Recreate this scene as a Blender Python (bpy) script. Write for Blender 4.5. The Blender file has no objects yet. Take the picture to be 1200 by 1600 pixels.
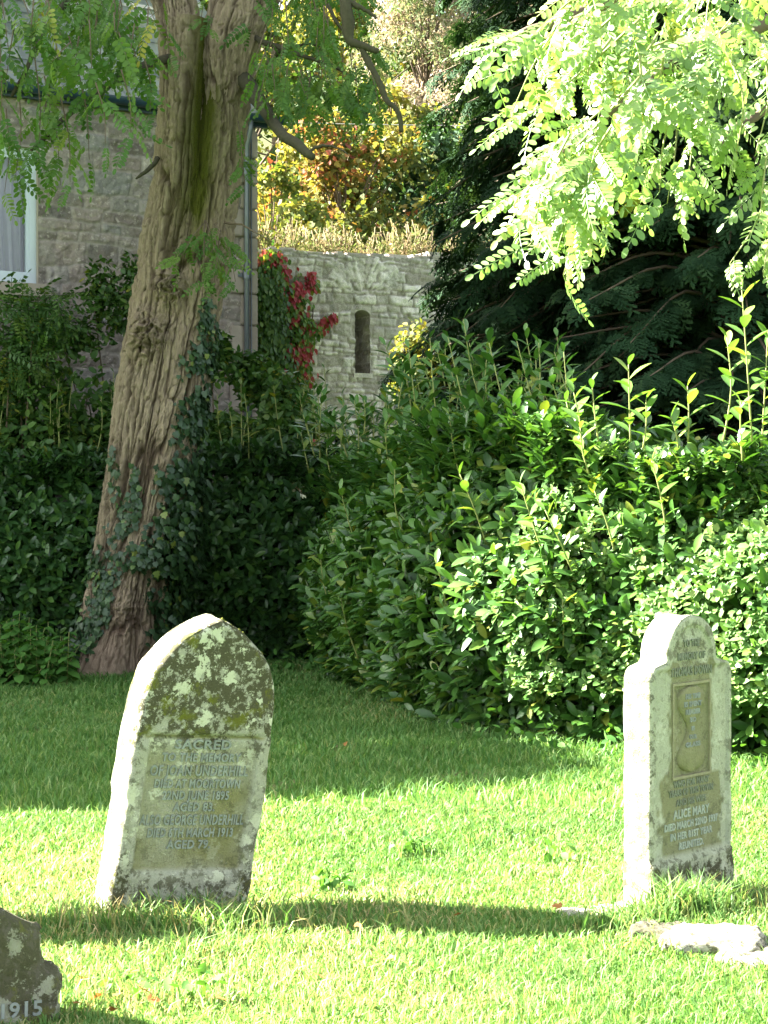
import bpy, bmesh, math, random
import numpy as np
from math import radians, sin, cos, pi

random.seed(7)
rng = np.random.default_rng(11)
SC = bpy.context.scene
COL = SC.collection

# ---------------------------------------------------------------- camera model
CAM_H, FPX, HOR = 1.55, 3000.0, 780.0          # eye height, focal length and horizon row of a 1200 x 1600 picture

def at(px, py, d):
    return np.array([(px - 600.0) / FPX * d, d, CAM_H - (py - HOR) / FPX * d])

SUN_EL = radians(36.0)
SUN_H = np.array([-0.978, 0.208]); SUN_H = SUN_H / np.linalg.norm(SUN_H)
SUN = np.array([SUN_H[0] * cos(SUN_EL), SUN_H[1] * cos(SUN_EL), sin(SUN_EL)])

# ---------------------------------------------------------------- noise
def _hash(ix, iy, iz):
    h = (ix.astype(np.uint32) * np.uint32(374761393) + iy.astype(np.uint32) * np.uint32(668265263)
         + iz.astype(np.uint32) * np.uint32(2246822519))
    h = (h ^ (h >> np.uint32(13))) * np.uint32(1274126177)
    h = h ^ (h >> np.uint32(16))
    return (h & np.uint32(0xFFFFFF)).astype(np.float64) / float(0xFFFFFF)

def vnoise(x, y, z=0.0):
    x, y, z = np.broadcast_arrays(np.asarray(x, float), np.asarray(y, float), np.asarray(z, float))
    xi, yi, zi = np.floor(x), np.floor(y), np.floor(z)
    fx, fy, fz = x - xi, y - yi, z - zi
    fx = fx * fx * fx * (fx * (fx * 6 - 15) + 10); fy = fy * fy * fy * (fy * (fy * 6 - 15) + 10); fz = fz * fz * (3 - 2 * fz)
    xi, yi, zi = xi.astype(np.int64), yi.astype(np.int64), zi.astype(np.int64)
    r = 0
    for dx in (0, 1):
        for dy in (0, 1):
            for dz in (0, 1):
                w = (fx if dx else 1 - fx) * (fy if dy else 1 - fy) * (fz if dz else 1 - fz)
                r = r + w * _hash(xi + dx, yi + dy, zi + dz)
    return r * 2 - 1

def fbm(x, y, z=0.0, o=4):
    a, s, r = 0.5, 1.0, 0
    for k in range(o):
        r = r + a * vnoise(np.asarray(x) * s + 17.3 * k, np.asarray(y) * s + 5.1 * k, np.asarray(z) * s + 9.7 * k)
        a *= 0.5; s *= 2.03
    return r

def sstep(a, b, x):
    t = np.clip((np.asarray(x, float) - a) / (b - a), 0, 1)
    return t * t * (3 - 2 * t)

# ---------------------------------------------------------------- scene objects
def empty(name, label, cat, loc=(0, 0, 0), rot=(0, 0, 0), group=None):
    o = bpy.data.objects.new(name, None); COL.objects.link(o)
    o.empty_display_size = 0.2
    o.location = loc; o.rotation_euler = rot
    o['label'] = label; o['category'] = cat
    if group: o['group'] = group
    return o

def tag(o, label, cat, group=None, kind=None):
    o['label'] = label; o['category'] = cat
    if group: o['group'] = group
    if kind: o['kind'] = kind
    return o

def structure(o):
    o['kind'] = 'structure'; return o

def mesh_obj(name, V, faces, mat=None, parent=None, attrs=None, smooth=True):
    """faces: list of index lists, or a tuple (loop_vertex_indices, loop_totals) of arrays"""
    me = bpy.data.meshes.new(name)
    V = np.asarray(V, np.float32).reshape(-1, 3)
    if isinstance(faces, tuple):
        li, lt = faces
    else:
        li = np.array([i for f in faces for i in f], np.int32); lt = np.array([len(f) for f in faces], np.int32)
    li = np.asarray(li, np.int32); lt = np.asarray(lt, np.int32)
    me.vertices.add(len(V)); me.vertices.foreach_set('co', V.ravel())
    me.loops.add(len(li)); me.loops.foreach_set('vertex_index', li)
    me.polygons.add(len(lt))
    ls = np.zeros(len(lt), np.int32); ls[1:] = np.cumsum(lt)[:-1]
    me.polygons.foreach_set('loop_start', ls)
    me.polygons.foreach_set('use_smooth', np.full(len(lt), smooth, bool))
    for k, a in (attrs or {}).items():
        at_ = me.attributes.new(k, 'FLOAT', 'POINT'); at_.data.foreach_set('value', np.asarray(a, np.float32).ravel())
    me.update(calc_edges=True); me.validate()
    if mat: me.materials.append(mat)
    o = bpy.data.objects.new(name, me); COL.objects.link(o)
    if parent: o.parent = parent
    return o

class MB:
    """collects pieces that become ONE mesh"""
    def __init__(s): s.V = []; s.L = []; s.T = []; s.R = []; s.n = 0
    def add(s, V, faces, rnd=0.5):
        V = np.asarray(V, float).reshape(-1, 3)
        if isinstance(faces, tuple): li, lt = faces
        else:
            li = np.array([i for f in faces for i in f], np.int64); lt = np.array([len(f) for f in faces], np.int64)
        s.V.append(V); s.L.append(np.asarray(li) + s.n); s.T.append(np.asarray(lt))
        s.R.append(np.broadcast_to(np.asarray(rnd, float), (len(V),))); s.n += len(V)
    def inst(s, tpl, R, T, S, rnd=None):
        tv, tf = tpl
        R = np.asarray(R); T = np.asarray(T); n = len(T)
        if n == 0: return
        S = np.broadcast_to(np.asarray(S, float), (n,))
        V = np.einsum('nij,kj->nki', R, tv) * S[:, None, None] + T[:, None, :]
        fl = np.array([i for f in tf for i in f]); ft = np.array([len(f) for f in tf])
        li = (fl[None, :] + (np.arange(n) * len(tv))[:, None]).ravel()
        if rnd is None: rnd = rng.random(n)
        s.add(V.reshape(-1, 3), (li, np.tile(ft, n)), np.repeat(rnd, len(tv)))
    def tube(s, pts, rad, sides=7, rnd=0.5, cap=True):
        pts = np.asarray(pts, float); n = len(pts)
        rad = np.broadcast_to(np.asarray(rad, float), (n,))
        t = np.gradient(pts, axis=0); t /= np.linalg.norm(t, axis=1)[:, None] + 1e-9
        up = np.where(np.abs(t[:, 2:3]) > 0.9, np.array([[1.0, 0, 0]]), np.array([[0, 0, 1.0]]))
        a = np.cross(t, up); a /= np.linalg.norm(a, axis=1)[:, None]
        for i in range(1, n):
            a[i] = a[i - 1] - t[i] * a[i - 1].dot(t[i]); a[i] /= np.linalg.norm(a[i])
        b = np.cross(t, a)
        ph = np.arange(sides) / sides * 2 * pi
        V = pts[:, None, :] + rad[:, None, None] * (np.cos(ph)[None, :, None] * a[:, None, :] + np.sin(ph)[None, :, None] * b[:, None, :])
        F = []
        for i in range(n - 1):
            for k in range(sides):
                k2 = (k + 1) % sides
                F.append([i * sides + k, i * sides + k2, (i + 1) * sides + k2, (i + 1) * sides + k])
        if cap:
            F.append(list(range(sides))[::-1]); F.append([(n - 1) * sides + k for k in range(sides)])
        s.add(V.reshape(-1, 3), F, rnd)
    def box(s, lo, hi, rnd=0.5):
        x0, y0, z0 = lo; x1, y1, z1 = hi
        V = [(x0, y0, z0), (x1, y0, z0), (x1, y1, z0), (x0, y1, z0), (x0, y0, z1), (x1, y0, z1), (x1, y1, z1), (x0, y1, z1)]
        s.add(V, [[0, 3, 2, 1], [4, 5, 6, 7], [0, 1, 5, 4], [1, 2, 6, 5], [2, 3, 7, 6], [3, 0, 4, 7]], rnd)
    def build(s, name, mat=None, parent=None, smooth=True):
        return mesh_obj(name, np.concatenate(s.V), (np.concatenate(s.L), np.concatenate(s.T)), mat, parent,
                        {'rnd': np.concatenate(s.R)}, smooth)

def unit(v): 
    v = np.asarray(v, float); return v / (np.linalg.norm(v, axis=-1, keepdims=True) + 1e-9)

def frames(d, n):
    """rotation matrices whose local +Y is d and whose local +Z is close to n"""
    d = unit(d); x = np.cross(d, n); bad = np.linalg.norm(x, axis=-1) < 1e-4
    if np.any(bad): x[bad] = np.cross(d[bad], np.array([0.3, 0.9, 0.1]))
    x = unit(x); z = np.cross(x, d)
    return np.stack([x, d, z], axis=-1)

def rand_unit(n):
    v = rng.normal(size=(n, 3)); return unit(v)

def spline(pts, n):
    """smooth resampling of a polyline (Catmull-Rom)"""
    p = np.asarray(pts, float)
    p = np.vstack([2 * p[0] - p[1], p, 2 * p[-1] - p[-2]])
    m = len(p) - 3; out = []
    for t in np.linspace(0, m - 1e-6, n):
        i = int(t); f = t - i; a, b, c, d = p[i], p[i + 1], p[i + 2], p[i + 3]
        out.append(0.5 * ((2 * b) + (-a + c) * f + (2 * a - 5 * b + 4 * c - d) * f * f + (-a + 3 * b - 3 * c + d) * f ** 3))
    return np.array(out)

# ---------------------------------------------------------------- materials
def new_mat(name):
    m = bpy.data.materials.new(name); m.use_nodes = True
    nt = m.node_tree; nt.nodes.clear()
    out = nt.nodes.new('ShaderNodeOutputMaterial')
    return m, nt, out

def ramp(nt, stops, fac=None):
    r = nt.nodes.new('ShaderNodeValToRGB'); el = r.color_ramp.elements
    while len(el) < len(stops): el.new(0.5)
    for e, (p, c) in zip(el, stops):
        e.position = p; e.color = (*c, 1)
    if fac is not None: nt.links.new(fac, r.inputs['Fac'])
    return r.outputs['Color']

def noise_n(nt, scale, detail=5, rough=0.6, vec=None, dist=0.0):
    n = nt.nodes.new('ShaderNodeTexNoise'); n.inputs['Scale'].default_value = scale
    n.inputs['Detail'].default_value = detail; n.inputs['Roughness'].default_value = rough; n.inputs['Distortion'].default_value = dist
    if vec is not None: nt.links.new(vec, n.inputs['Vector'])
    return n.outputs['Fac']

def objco(nt, scale=(1, 1, 1)):
    tc = nt.nodes.new('ShaderNodeTexCoord'); mp = nt.nodes.new('ShaderNodeMapping')
    mp.inputs['Scale'].default_value = scale
    nt.links.new(tc.outputs['Object'], mp.inputs['Vector']); return mp.outputs['Vector']

def mixc(nt, fac, a, b, mode='MIX'):
    m = nt.nodes.new('ShaderNodeMix'); m.data_type = 'RGBA'; m.blend_type = mode
    for s, v in ((m.inputs[0], fac), (m.inputs[6], a), (m.inputs[7], b)):
        if hasattr(v, 'is_output'): nt.links.new(v, s)
        elif isinstance(v, (int, float)): s.default_value = v
        else: s.default_value = (*v, 1)
    return m.outputs[2]

def mathn(nt, op, a, b=0.0, clamp=False):
    m = nt.nodes.new('ShaderNodeMath'); m.operation = op; m.use_clamp = clamp
    for s, v in ((m.inputs[0], a), (m.inputs[1], b)):
        if hasattr(v, 'is_output'): nt.links.new(v, s)
        else: s.default_value = v
    return m.outputs[0]

def attr(nt, name):
    a = nt.nodes.new('ShaderNodeAttribute'); a.attribute_name = name; return a.outputs['Fac']

def bump(nt, h, strength, dist):
    b = nt.nodes.new('ShaderNodeBump'); b.inputs['Strength'].default_value = strength; b.inputs['Distance'].default_value = dist
    nt.links.new(h, b.inputs['Height']); return b.outputs['Normal']

def principled(nt, out, col, rough=0.8, spec=0.3, normal=None, metal=0.0):
    p = nt.nodes.new('ShaderNodeBsdfPrincipled')
    if hasattr(col, 'is_output'): nt.links.new(col, p.inputs['Base Color'])
    else: p.inputs['Base Color'].default_value = (*col, 1)
    if hasattr(rough, 'is_output'): nt.links.new(rough, p.inputs['Roughness'])
    else: p.inputs['Roughness'].default_value = rough
    p.inputs['Specular IOR Level'].default_value = spec; p.inputs['Metallic'].default_value = metal
    if normal is not None: nt.links.new(normal, p.inputs['Normal'])
    nt.links.new(p.outputs[0], out.inputs['Surface']); return p

def leaf_mat(name, stops, rough=0.5, trans=0.35, spec=0.4, tint=(1.25, 1.25, 0.5)):
    m, nt, out = new_mat(name)
    c = ramp(nt, stops, attr(nt, 'rnd'))
    n = noise_n(nt, 40, 2, 0.5, objco(nt))
    c = mixc(nt, 0.25, c, mixc(nt, n, (0.4, 0.4, 0.4), (1.6, 1.6, 1.6)), 'MULTIPLY')
    p = principled(nt, out, c, mathn(nt, 'MULTIPLY_ADD', noise_n(nt, 9, 2, 0.5, objco(nt)), 0.5, True), spec); p.inputs['Roughness'].links[0].from_node.inputs[2].default_value = rough - 0.17
    tr = nt.nodes.new('ShaderNodeBsdfTranslucent')
    nt.links.new(mixc(nt, 1.0, c, tint, 'MULTIPLY'), tr.inputs['Color'])
    ms = nt.nodes.new('ShaderNodeMixShader'); ms.inputs[0].default_value = trans
    nt.links.new(p.outputs[0], ms.inputs[1]); nt.links.new(tr.outputs[0], ms.inputs[2])
    nt.links.new(ms.outputs[0], out.inputs['Surface'])
    return m

def plain_mat(name, col, rough=0.6, spec=0.3, var=0.25, scale=8, metal=0.0, bmp=0.0, bscale=30):
    m, nt, out = new_mat(name)
    v = objco(nt)
    n = noise_n(nt, scale, 5, 0.6, v)
    c = mixc(nt, n, tuple(x * (1 - var) for x in col), tuple(min(1, x * (1 + var)) for x in col))
    nb = bump(nt, noise_n(nt, bscale, 5, 0.65, v), bmp, 0.02) if bmp else None
    principled(nt, out, c, rough, spec, nb, metal); return m

M = {}
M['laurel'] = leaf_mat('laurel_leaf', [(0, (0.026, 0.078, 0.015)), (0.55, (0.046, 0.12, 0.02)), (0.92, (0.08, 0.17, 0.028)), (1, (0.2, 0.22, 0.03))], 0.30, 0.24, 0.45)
M['laurel_shade'] = leaf_mat('shaded_laurel_leaf', [(0, (0.018, 0.055, 0.013)), (0.7, (0.03, 0.082, 0.016)), (1, (0.06, 0.13, 0.02))], 0.34, 0.2, 0.5)  # darker copy of the laurel leaf, hedge shade put into its greens
M['laurel_young'] = leaf_mat('young_laurel_leaf', [(0, (0.06, 0.14, 0.024)), (0.7, (0.09, 0.19, 0.03)), (1, (0.18, 0.26, 0.045))], 0.33, 0.36, 0.55)
M['small_leaf'] = leaf_mat('small_climber_leaf', [(0, (0.07, 0.16, 0.04)), (0.8, (0.13, 0.24, 0.06)), (1, (0.22, 0.30, 0.07))], 0.4, 0.3, 0.4)  # greens raised so the colour carries sunlight on the hedge's right end
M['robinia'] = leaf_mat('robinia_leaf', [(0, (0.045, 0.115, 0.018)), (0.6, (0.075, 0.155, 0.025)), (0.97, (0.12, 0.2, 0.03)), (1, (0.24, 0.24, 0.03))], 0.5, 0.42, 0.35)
M['robinia_sun'] = leaf_mat('sunlit_robinia_leaf', [(0, (0.11, 0.20, 0.05)), (0.6, (0.17, 0.27, 0.075)), (0.93, (0.24, 0.33, 0.10)), (1, (0.45, 0.40, 0.05))], 0.36, 0.36, 0.6, (1.15, 1.2, 0.6))  # lit copy of the robinia leaf, sunshine put into paler greens
M['ivy'] = leaf_mat('ivy_leaf', [(0, (0.015, 0.038, 0.014)), (0.85, (0.028, 0.064, 0.02)), (0.96, (0.055, 0.11, 0.025)), (1, (0.14, 0.17, 0.03))], 0.38, 0.15, 0.45)
M['conifer'] = leaf_mat('conifer_spray', [(0, (0.013, 0.034, 0.014)), (0.7, (0.022, 0.052, 0.021)), (1, (0.04, 0.075, 0.027))], 0.7, 0.15, 0.08)
M['shrub'] = leaf_mat('shrub_leaf', [(0, (0.028, 0.075, 0.014)), (0.7, (0.055, 0.12, 0.02)), (0.96, (0.10, 0.16, 0.026)), (1, (0.26, 0.25, 0.03))], 0.45, 0.3, 0.4)
M['nettle'] = leaf_mat('nettle_leaf', [(0, (0.04, 0.12, 0.02)), (1, (0.08, 0.19, 0.032))], 0.6, 0.35, 0.25)
M['yew'] = leaf_mat('yew_leaf', [(0, (0.03, 0.08, 0.02)), (1, (0.06, 0.12, 0.03))], 0.6, 0.12, 0.25)
M['creeper'] = leaf_mat('creeper_leaf', [(0, (0.05, 0.13, 0.02)), (0.4, (0.11, 0.2, 0.025)), (0.55, (0.22, 0.24, 0.03)), (0.62, (0.30, 0.05, 0.04)), (1, (0.38, 0.04, 0.06))], 0.45, 0.35, 0.35, (1.2, 1.0, 0.6))
M['maple'] = leaf_mat('maple_autumn_leaf', [(0, (0.05, 0.08, 0.02)), (0.45, (0.11, 0.135, 0.03)), (0.75, (0.22, 0.19, 0.05)), (0.92, (0.27, 0.14, 0.05)), (1, (0.25, 0.08, 0.05))], 0.6, 0.4, 0.25, (1.2, 1.0, 0.5))
M['gold'] = leaf_mat('golden_leaf', [(0, (0.06, 0.10, 0.02)), (0.5, (0.14, 0.165, 0.035)), (0.85, (0.22, 0.205, 0.045)), (1, (0.30, 0.24, 0.05))], 0.6, 0.42, 0.25, (1.2, 1.05, 0.5))
M['pale'] = leaf_mat('pale_seed_leaf', [(0, (0.09, 0.14, 0.05)), (0.4, (0.20, 0.215, 0.11)), (0.75, (0.32, 0.25, 0.19)), (1, (0.40, 0.33, 0.28))], 0.7, 0.35, 0.2, (1.1, 1.0, 0.8))
M['wood_green'] = leaf_mat('woodland_leaf', [(0, (0.025, 0.055, 0.014)), (0.6, (0.05, 0.09, 0.018)), (0.9, (0.10, 0.12, 0.022)), (1, (0.18, 0.14, 0.03))], 0.6, 0.35, 0.25)
M['wood_dark'] = leaf_mat('dark_woodland_leaf', [(0, (0.02, 0.055, 0.025)), (1, (0.05, 0.10, 0.04))], 0.6, 0.25, 0.25)
M['straw'] = leaf_mat('dry_stalk', [(0, (0.07, 0.12, 0.022)), (0.45, (0.15, 0.16, 0.06)), (1, (0.24, 0.18, 0.12))], 0.8, 0.35, 0.15, (1.1, 1.0, 0.8))
M['grass'] = leaf_mat('grass_blade', [(0, (0.05, 0.14, 0.024)), (0.45, (0.092, 0.205, 0.042)), (0.78, (0.19, 0.275, 0.09)), (0.93, (0.33, 0.32, 0.12)), (1, (0.45, 0.38, 0.2))], 0.55, 0.36, 0.3, (1.35, 1.15, 0.85))
M['fallen'] = leaf_mat('fallen_leaf', [(0, (0.20, 0.075, 0.02)), (0.5, (0.26, 0.12, 0.03)), (1, (0.16, 0.06, 0.03))], 0.6, 0.2, 0.3, (1.1, 0.9, 0.6))
M['stem'] = plain_mat('green_stem', (0.20, 0.22, 0.07), 0.6, 0.3)
M['twig'] = plain_mat('brown_twig', (0.10, 0.075, 0.05), 0.8, 0.2)
M['dark_twig'] = plain_mat('dark_mossy_twig', (0.045, 0.042, 0.025), 0.9, 0.15, 0.5, 30)
M['pale_stem'] = plain_mat('pale_bark', (0.16, 0.145, 0.11), 0.8, 0.2)
M['core'] = plain_mat('hedge_filler', (0.02, 0.028, 0.012), 0.95, 0.05, 0.5, 20)  # near-black filler colour standing for the shaded inside of the hedges
M['hill'] = plain_mat('woodland_floor', (0.06, 0.07, 0.03), 0.95, 0.05, 0.5, 0.6)

def bark_material():
    m, nt, out = new_mat('robinia_bark')
    v = objco(nt, (1, 1, 0.14)); v2 = objco(nt)
    n1 = noise_n(nt, 26, 8, 0.72, v, 0.7); n2 = noise_n(nt, 2.2, 4, 0.6, v2); n3 = noise_n(nt, 95, 5, 0.7, objco(nt, (1, 1, 0.4)))
    # weathered grey-tan plates; brown inner bark, darkened further to deepen the furrow shade
    c = ramp(nt, [(0.25, (0.165, 0.12, 0.078)), (0.5, (0.30, 0.235, 0.155)), (0.75, (0.46, 0.375, 0.26))], n1)
    c = mixc(nt, 0.6, c, mixc(nt, n3, (0.45, 0.42, 0.4), (1.5, 1.5, 1.5)), 'MULTIPLY')
    c = mixc(nt, mathn(nt, 'MULTIPLY', n2, 0.35), c, (0.34, 0.30, 0.22))
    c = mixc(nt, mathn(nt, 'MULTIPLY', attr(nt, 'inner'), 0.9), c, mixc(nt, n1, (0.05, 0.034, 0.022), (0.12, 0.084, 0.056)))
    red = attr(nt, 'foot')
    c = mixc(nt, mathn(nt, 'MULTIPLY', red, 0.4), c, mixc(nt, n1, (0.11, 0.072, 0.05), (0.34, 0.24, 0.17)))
    ms = attr(nt, 'moss')
    mm = mathn(nt, 'MULTIPLY', ms, mathn(nt, 'MULTIPLY_ADD', n1, 2.6), True)
    mossc = mixc(nt, noise_n(nt, 60, 3, 0.6, v2), (0.035, 0.042, 0.008), (0.12, 0.125, 0.016))
    c = mixc(nt, mm, c, mossc)
    h = mathn(nt, 'ADD', noise_n(nt, 40, 7, 0.75, v, 0.8), mathn(nt, 'MULTIPLY', noise_n(nt, 120, 4, 0.6, v2), 0.5))
    principled(nt, out, c, 0.92, 0.12, bump(nt, h, 1.0, 0.035)); return m
M['bark'] = bark_material()

def stone_material(name, base, lichen=0.5, dark=0.4, algae=(0.16, 0.15, 0.055), moss=0.5, tintn=1.0):
    """weathered gravestone: attribute recess marks the algae-grown sunk panel"""
    m, nt, out = new_mat(name)
    v = objco(nt)
    n_big, n_mid, n_fine = noise_n(nt, 5, 6, 0.65, v), noise_n(nt, 24, 10, 0.74, v, 0.0), noise_n(nt, 150, 5, 0.7, v)
    rec = attr(nt, 'recess'); up = attr(nt, 'head')
    c = mixc(nt, n_mid, tuple(x * 0.5 for x in base), tuple(min(1, x * 1.5) for x in base))
    c = mixc(nt, 0.5, c, mixc(nt, n_fine, (0.5, 0.5, 0.5), (1.5, 1.5, 1.5)), 'MULTIPLY')
    alg = mixc(nt, n_fine, tuple(x * 0.7 for x in algae), tuple(x * 1.35 for x in algae))
    c = mixc(nt, mathn(nt, 'MULTIPLY', rec, 0.9), c, alg)
    # dark crustose patches, denser on the head
    dk = ramp(nt, [(0.515, (0, 0, 0)), (0.585, (1, 1, 1))], mathn(nt, 'ADD', n_mid, mathn(nt, 'MULTIPLY', up, 0.09)))
    dk = mathn(nt, 'MULTIPLY', dk, mathn(nt, 'MULTIPLY_ADD', up, dark, 0))
    c = mixc(nt, dk, c, mixc(nt, n_fine, (0.035, 0.035, 0.02), (0.11, 0.105, 0.06)))
    # pale round lichens
    vo = nt.nodes.new('ShaderNodeTexVoronoi'); vo.inputs['Scale'].default_value = 12.0; vo.inputs['Randomness'].default_value = 1.0
    wob = nt.nodes.new('ShaderNodeVectorMath'); wob.operation = 'ADD'
    nz = nt.nodes.new('ShaderNodeTexNoise'); nz.inputs['Scale'].default_value = 28; nz.inputs['Detail'].default_value = 9; nz.inputs['Roughness'].default_value = 0.7
    sc = nt.nodes.new('ShaderNodeVectorMath'); sc.operation = 'SCALE'; sc.inputs[3].default_value = 0.16
    nt.links.new(v, nz.inputs['Vector']); nt.links.new(nz.outputs['Color'], sc.inputs[0])
    nt.links.new(v, wob.inputs[0]); nt.links.new(sc.outputs[0], wob.inputs[1]); nt.links.new(wob.outputs[0], vo.inputs['Vector'])
    lic = ramp(nt, [(0.30, (1, 1, 1)), (0.36, (0, 0, 0))], vo.outputs['Distance'])
    lic = mathn(nt, 'MULTIPLY', lic, ramp(nt, [(0.44, (0, 0, 0)), (0.50, (1, 1, 1))], noise_n(nt, 3.3, 2, 0.5, v)))
    l2 = mathn(nt, 'MULTIPLY', ramp(nt, [(0.60, (0, 0, 0)), (0.64, (1, 1, 1))], noise_n(nt, 42, 8, 0.7, v)), 0.8)
    lic = mathn(nt, 'MAXIMUM', lic, l2)
    lic = mathn(nt, 'MULTIPLY', lic, lichen)
    lic = mathn(nt, 'MULTIPLY', lic, mathn(nt, 'SUBTRACT', 1.0, mathn(nt, 'MULTIPLY', rec, 0.75)))
    c = mixc(nt, lic, c, mixc(nt, n_fine, (0.38, 0.40, 0.28), (0.62, 0.63, 0.50)))
    # moss
    mo = ramp(nt, [(0.56, (0, 0, 0)), (0.63, (1, 1, 1))], noise_n(nt, 7.5, 10, 0.72, v, 0.15))
    mo = mathn(nt, 'MULTIPLY', mo, mathn(nt, 'MULTIPLY', mathn(nt, 'ADD', up, 0.15), moss))
    c = mixc(nt, mo, c, mixc(nt, n_fine, (0.06, 0.07, 0.012), (0.17, 0.18, 0.025)))
    h = mathn(nt, 'ADD', n_fine, mathn(nt, 'MULTIPLY', n_mid, 1.2))
    principled(nt, out, c, 0.92, 0.15, bump(nt, h, 0.8, 0.012)); return m
M['stone_point'] = stone_material('lichen_granite', (0.35, 0.355, 0.28), 1.0, 0.72, (0.185, 0.18, 0.075), 0.9)
M['stone_round'] = stone_material('pale_limestone', (0.38, 0.40, 0.29), 0.6, 0.6, (0.195, 0.195, 0.10), 0.35)
M['stone_dark'] = stone_material('mossy_granite', (0.105, 0.097, 0.07), 0.4, 0.9, (0.12, 0.11, 0.05), 0.6)
M['kerb'] = stone_material('white_kerbstone', (0.36, 0.34, 0.28), 0.5, 0.9, (0.3, 0.28, 0.15), 1.0)
M['lead'] = plain_mat('weathered_lead', (0.185, 0.205, 0.185), 0.8, 0.15, 0.55, 26)
M['lead_pale'] = plain_mat('pale_weathered_lead', (0.27, 0.30, 0.25), 0.8, 0.15, 0.5, 26)

def wall_material(name, stops, mortar):
    m, nt, out = new_mat(name)
    v = objco(nt)
    n1, n2 = noise_n(nt, 3.0, 6, 0.65, v), noise_n(nt, 45, 6, 0.7, v)
    c = ramp(nt, stops, attr(nt, 'rnd'))
    c = mixc(nt, 0.8, c, mixc(nt, n2, (0.35, 0.35, 0.35), (1.65, 1.65, 1.65)), 'MULTIPLY')
    c = mixc(nt, ramp(nt, [(0.56, (0, 0, 0)), (0.62, (0.5, 0.5, 0.5))], noise_n(nt, 16, 8, 0.7, v)), c, tuple(min(.75, x * 1.7) for x in mortar))
    st = ramp(nt, [(0.48, (0, 0, 0)), (0.62, (1, 1, 1))], n1)
    c = mixc(nt, mathn(nt, 'MULTIPLY', st, 0.4), c, mixc(nt, n2, (0.10, 0.10, 0.085), (0.30, 0.30, 0.28)))
    c = mixc(nt, attr(nt, 'mortar'), c, mixc(nt, n2, tuple(x * 0.7 for x in mortar), tuple(x * 1.25 for x in mortar)))
    principled(nt, out, c, 0.92, 0.15, bump(nt, n2, 0.6, 0.02)); return m
M['rubble_pink'] = wall_material('pink_rubble', [(0, (0.145, 0.122, 0.106)), (0.35, (0.23, 0.19, 0.162)), (0.7, (0.29, 0.24, 0.205)), (0.85, (0.21, 0.21, 0.2)), (1, (0.36, 0.31, 0.27))], (0.34, 0.3, 0.265))
M['rubble_grey'] = wall_material('grey_rubble', [(0, (0.31, 0.275, 0.235)), (0.5, (0.56, 0.505, 0.445)), (1, (0.79, 0.73, 0.66))], (0.34, 0.30, 0.255))
M['dressed'] = plain_mat('dressed_stone', (0.34, 0.29, 0.24), 0.9, 0.15, 0.25, 6, 0, 0.5, 40)
M['white_paint'] = plain_mat('white_paint', (0.50, 0.55, 0.61), 0.45, 0.4, 0.05)
M['blue_paint'] = plain_mat('dark_blue_gutter', (0.022, 0.045, 0.075), 0.4, 0.4, 0.3)
M['zinc'] = plain_mat('grey_downpipe', (0.15, 0.165, 0.18), 0.38, 0.5, 0.2, 12, 0.35)
M['curtain'] = plain_mat('curtain_cloth', (0.26, 0.26, 0.28), 0.9, 0.1, 0.1)
M['dark_room'] = plain_mat('room_plaster', (0.10, 0.09, 0.08), 0.9, 0.1)
M['cable'] = plain_mat('pale_cable', (0.22, 0.22, 0.21), 0.5, 0.3)

def glass_material():
    m, nt, out = new_mat('window_glass')
    g = nt.nodes.new('ShaderNodeBsdfGlossy'); g.inputs['Roughness'].default_value = 0.03; g.inputs['Color'].default_value = (0.9, 0.95, 1, 1)
    t = nt.nodes.new('ShaderNodeBsdfTransparent')
    f = nt.nodes.new('ShaderNodeFresnel'); f.inputs['IOR'].default_value = 1.3
    ms = nt.nodes.new('ShaderNodeMixShader'); nt.links.new(f.outputs[0], ms.inputs[0])
    nt.links.new(t.outputs[0], ms.inputs[1]); nt.links.new(g.outputs[0], ms.inputs[2]); nt.links.new(ms.outputs[0], out.inputs['Surface'])
    return m
M['glass'] = glass_material()

def slate_material():
    m, nt, out = new_mat('roof_slate')
    v = objco(nt); n = noise_n(nt, 9, 6, 0.7, v)
    c = ramp(nt, [(0, (0.12, 0.13, 0.15)), (0.5, (0.21, 0.225, 0.25)), (1, (0.30, 0.31, 0.32))], attr(nt, 'rnd'))
    c = mixc(nt, mathn(nt, 'MULTIPLY', ramp(nt, [(0.5, (0, 0, 0)), (0.62, (1, 1, 1))], n), 0.7), c, (0.30, 0.29, 0.17))
    principled(nt, out, c, 0.5, 0.4, bump(nt, noise_n(nt, 60, 5, 0.6, v), 0.4, 0.01)); return m
M['slate'] = slate_material()

def ground_material():
    m, nt, out = new_mat('lawn_soil')
    v = objco(nt)
    n1, n2 = noise_n(nt, 1.3, 5, 0.6, v), noise_n(nt, 60, 5, 0.7, v)
    c = mixc(nt, n2, (0.045, 0.10, 0.018), (0.10, 0.19, 0.03))
    c = mixc(nt, ramp(nt, [(0.56, (0, 0, 0)), (0.70, (1, 1, 1))], n1), c, mixc(nt, n2, (0.10, 0.085, 0.04), (0.26, 0.22, 0.12)))
    principled(nt, out, c, 0.95, 0.05, bump(nt, n2, 0.8, 0.03)); return m
M['ground'] = ground_material()

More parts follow.
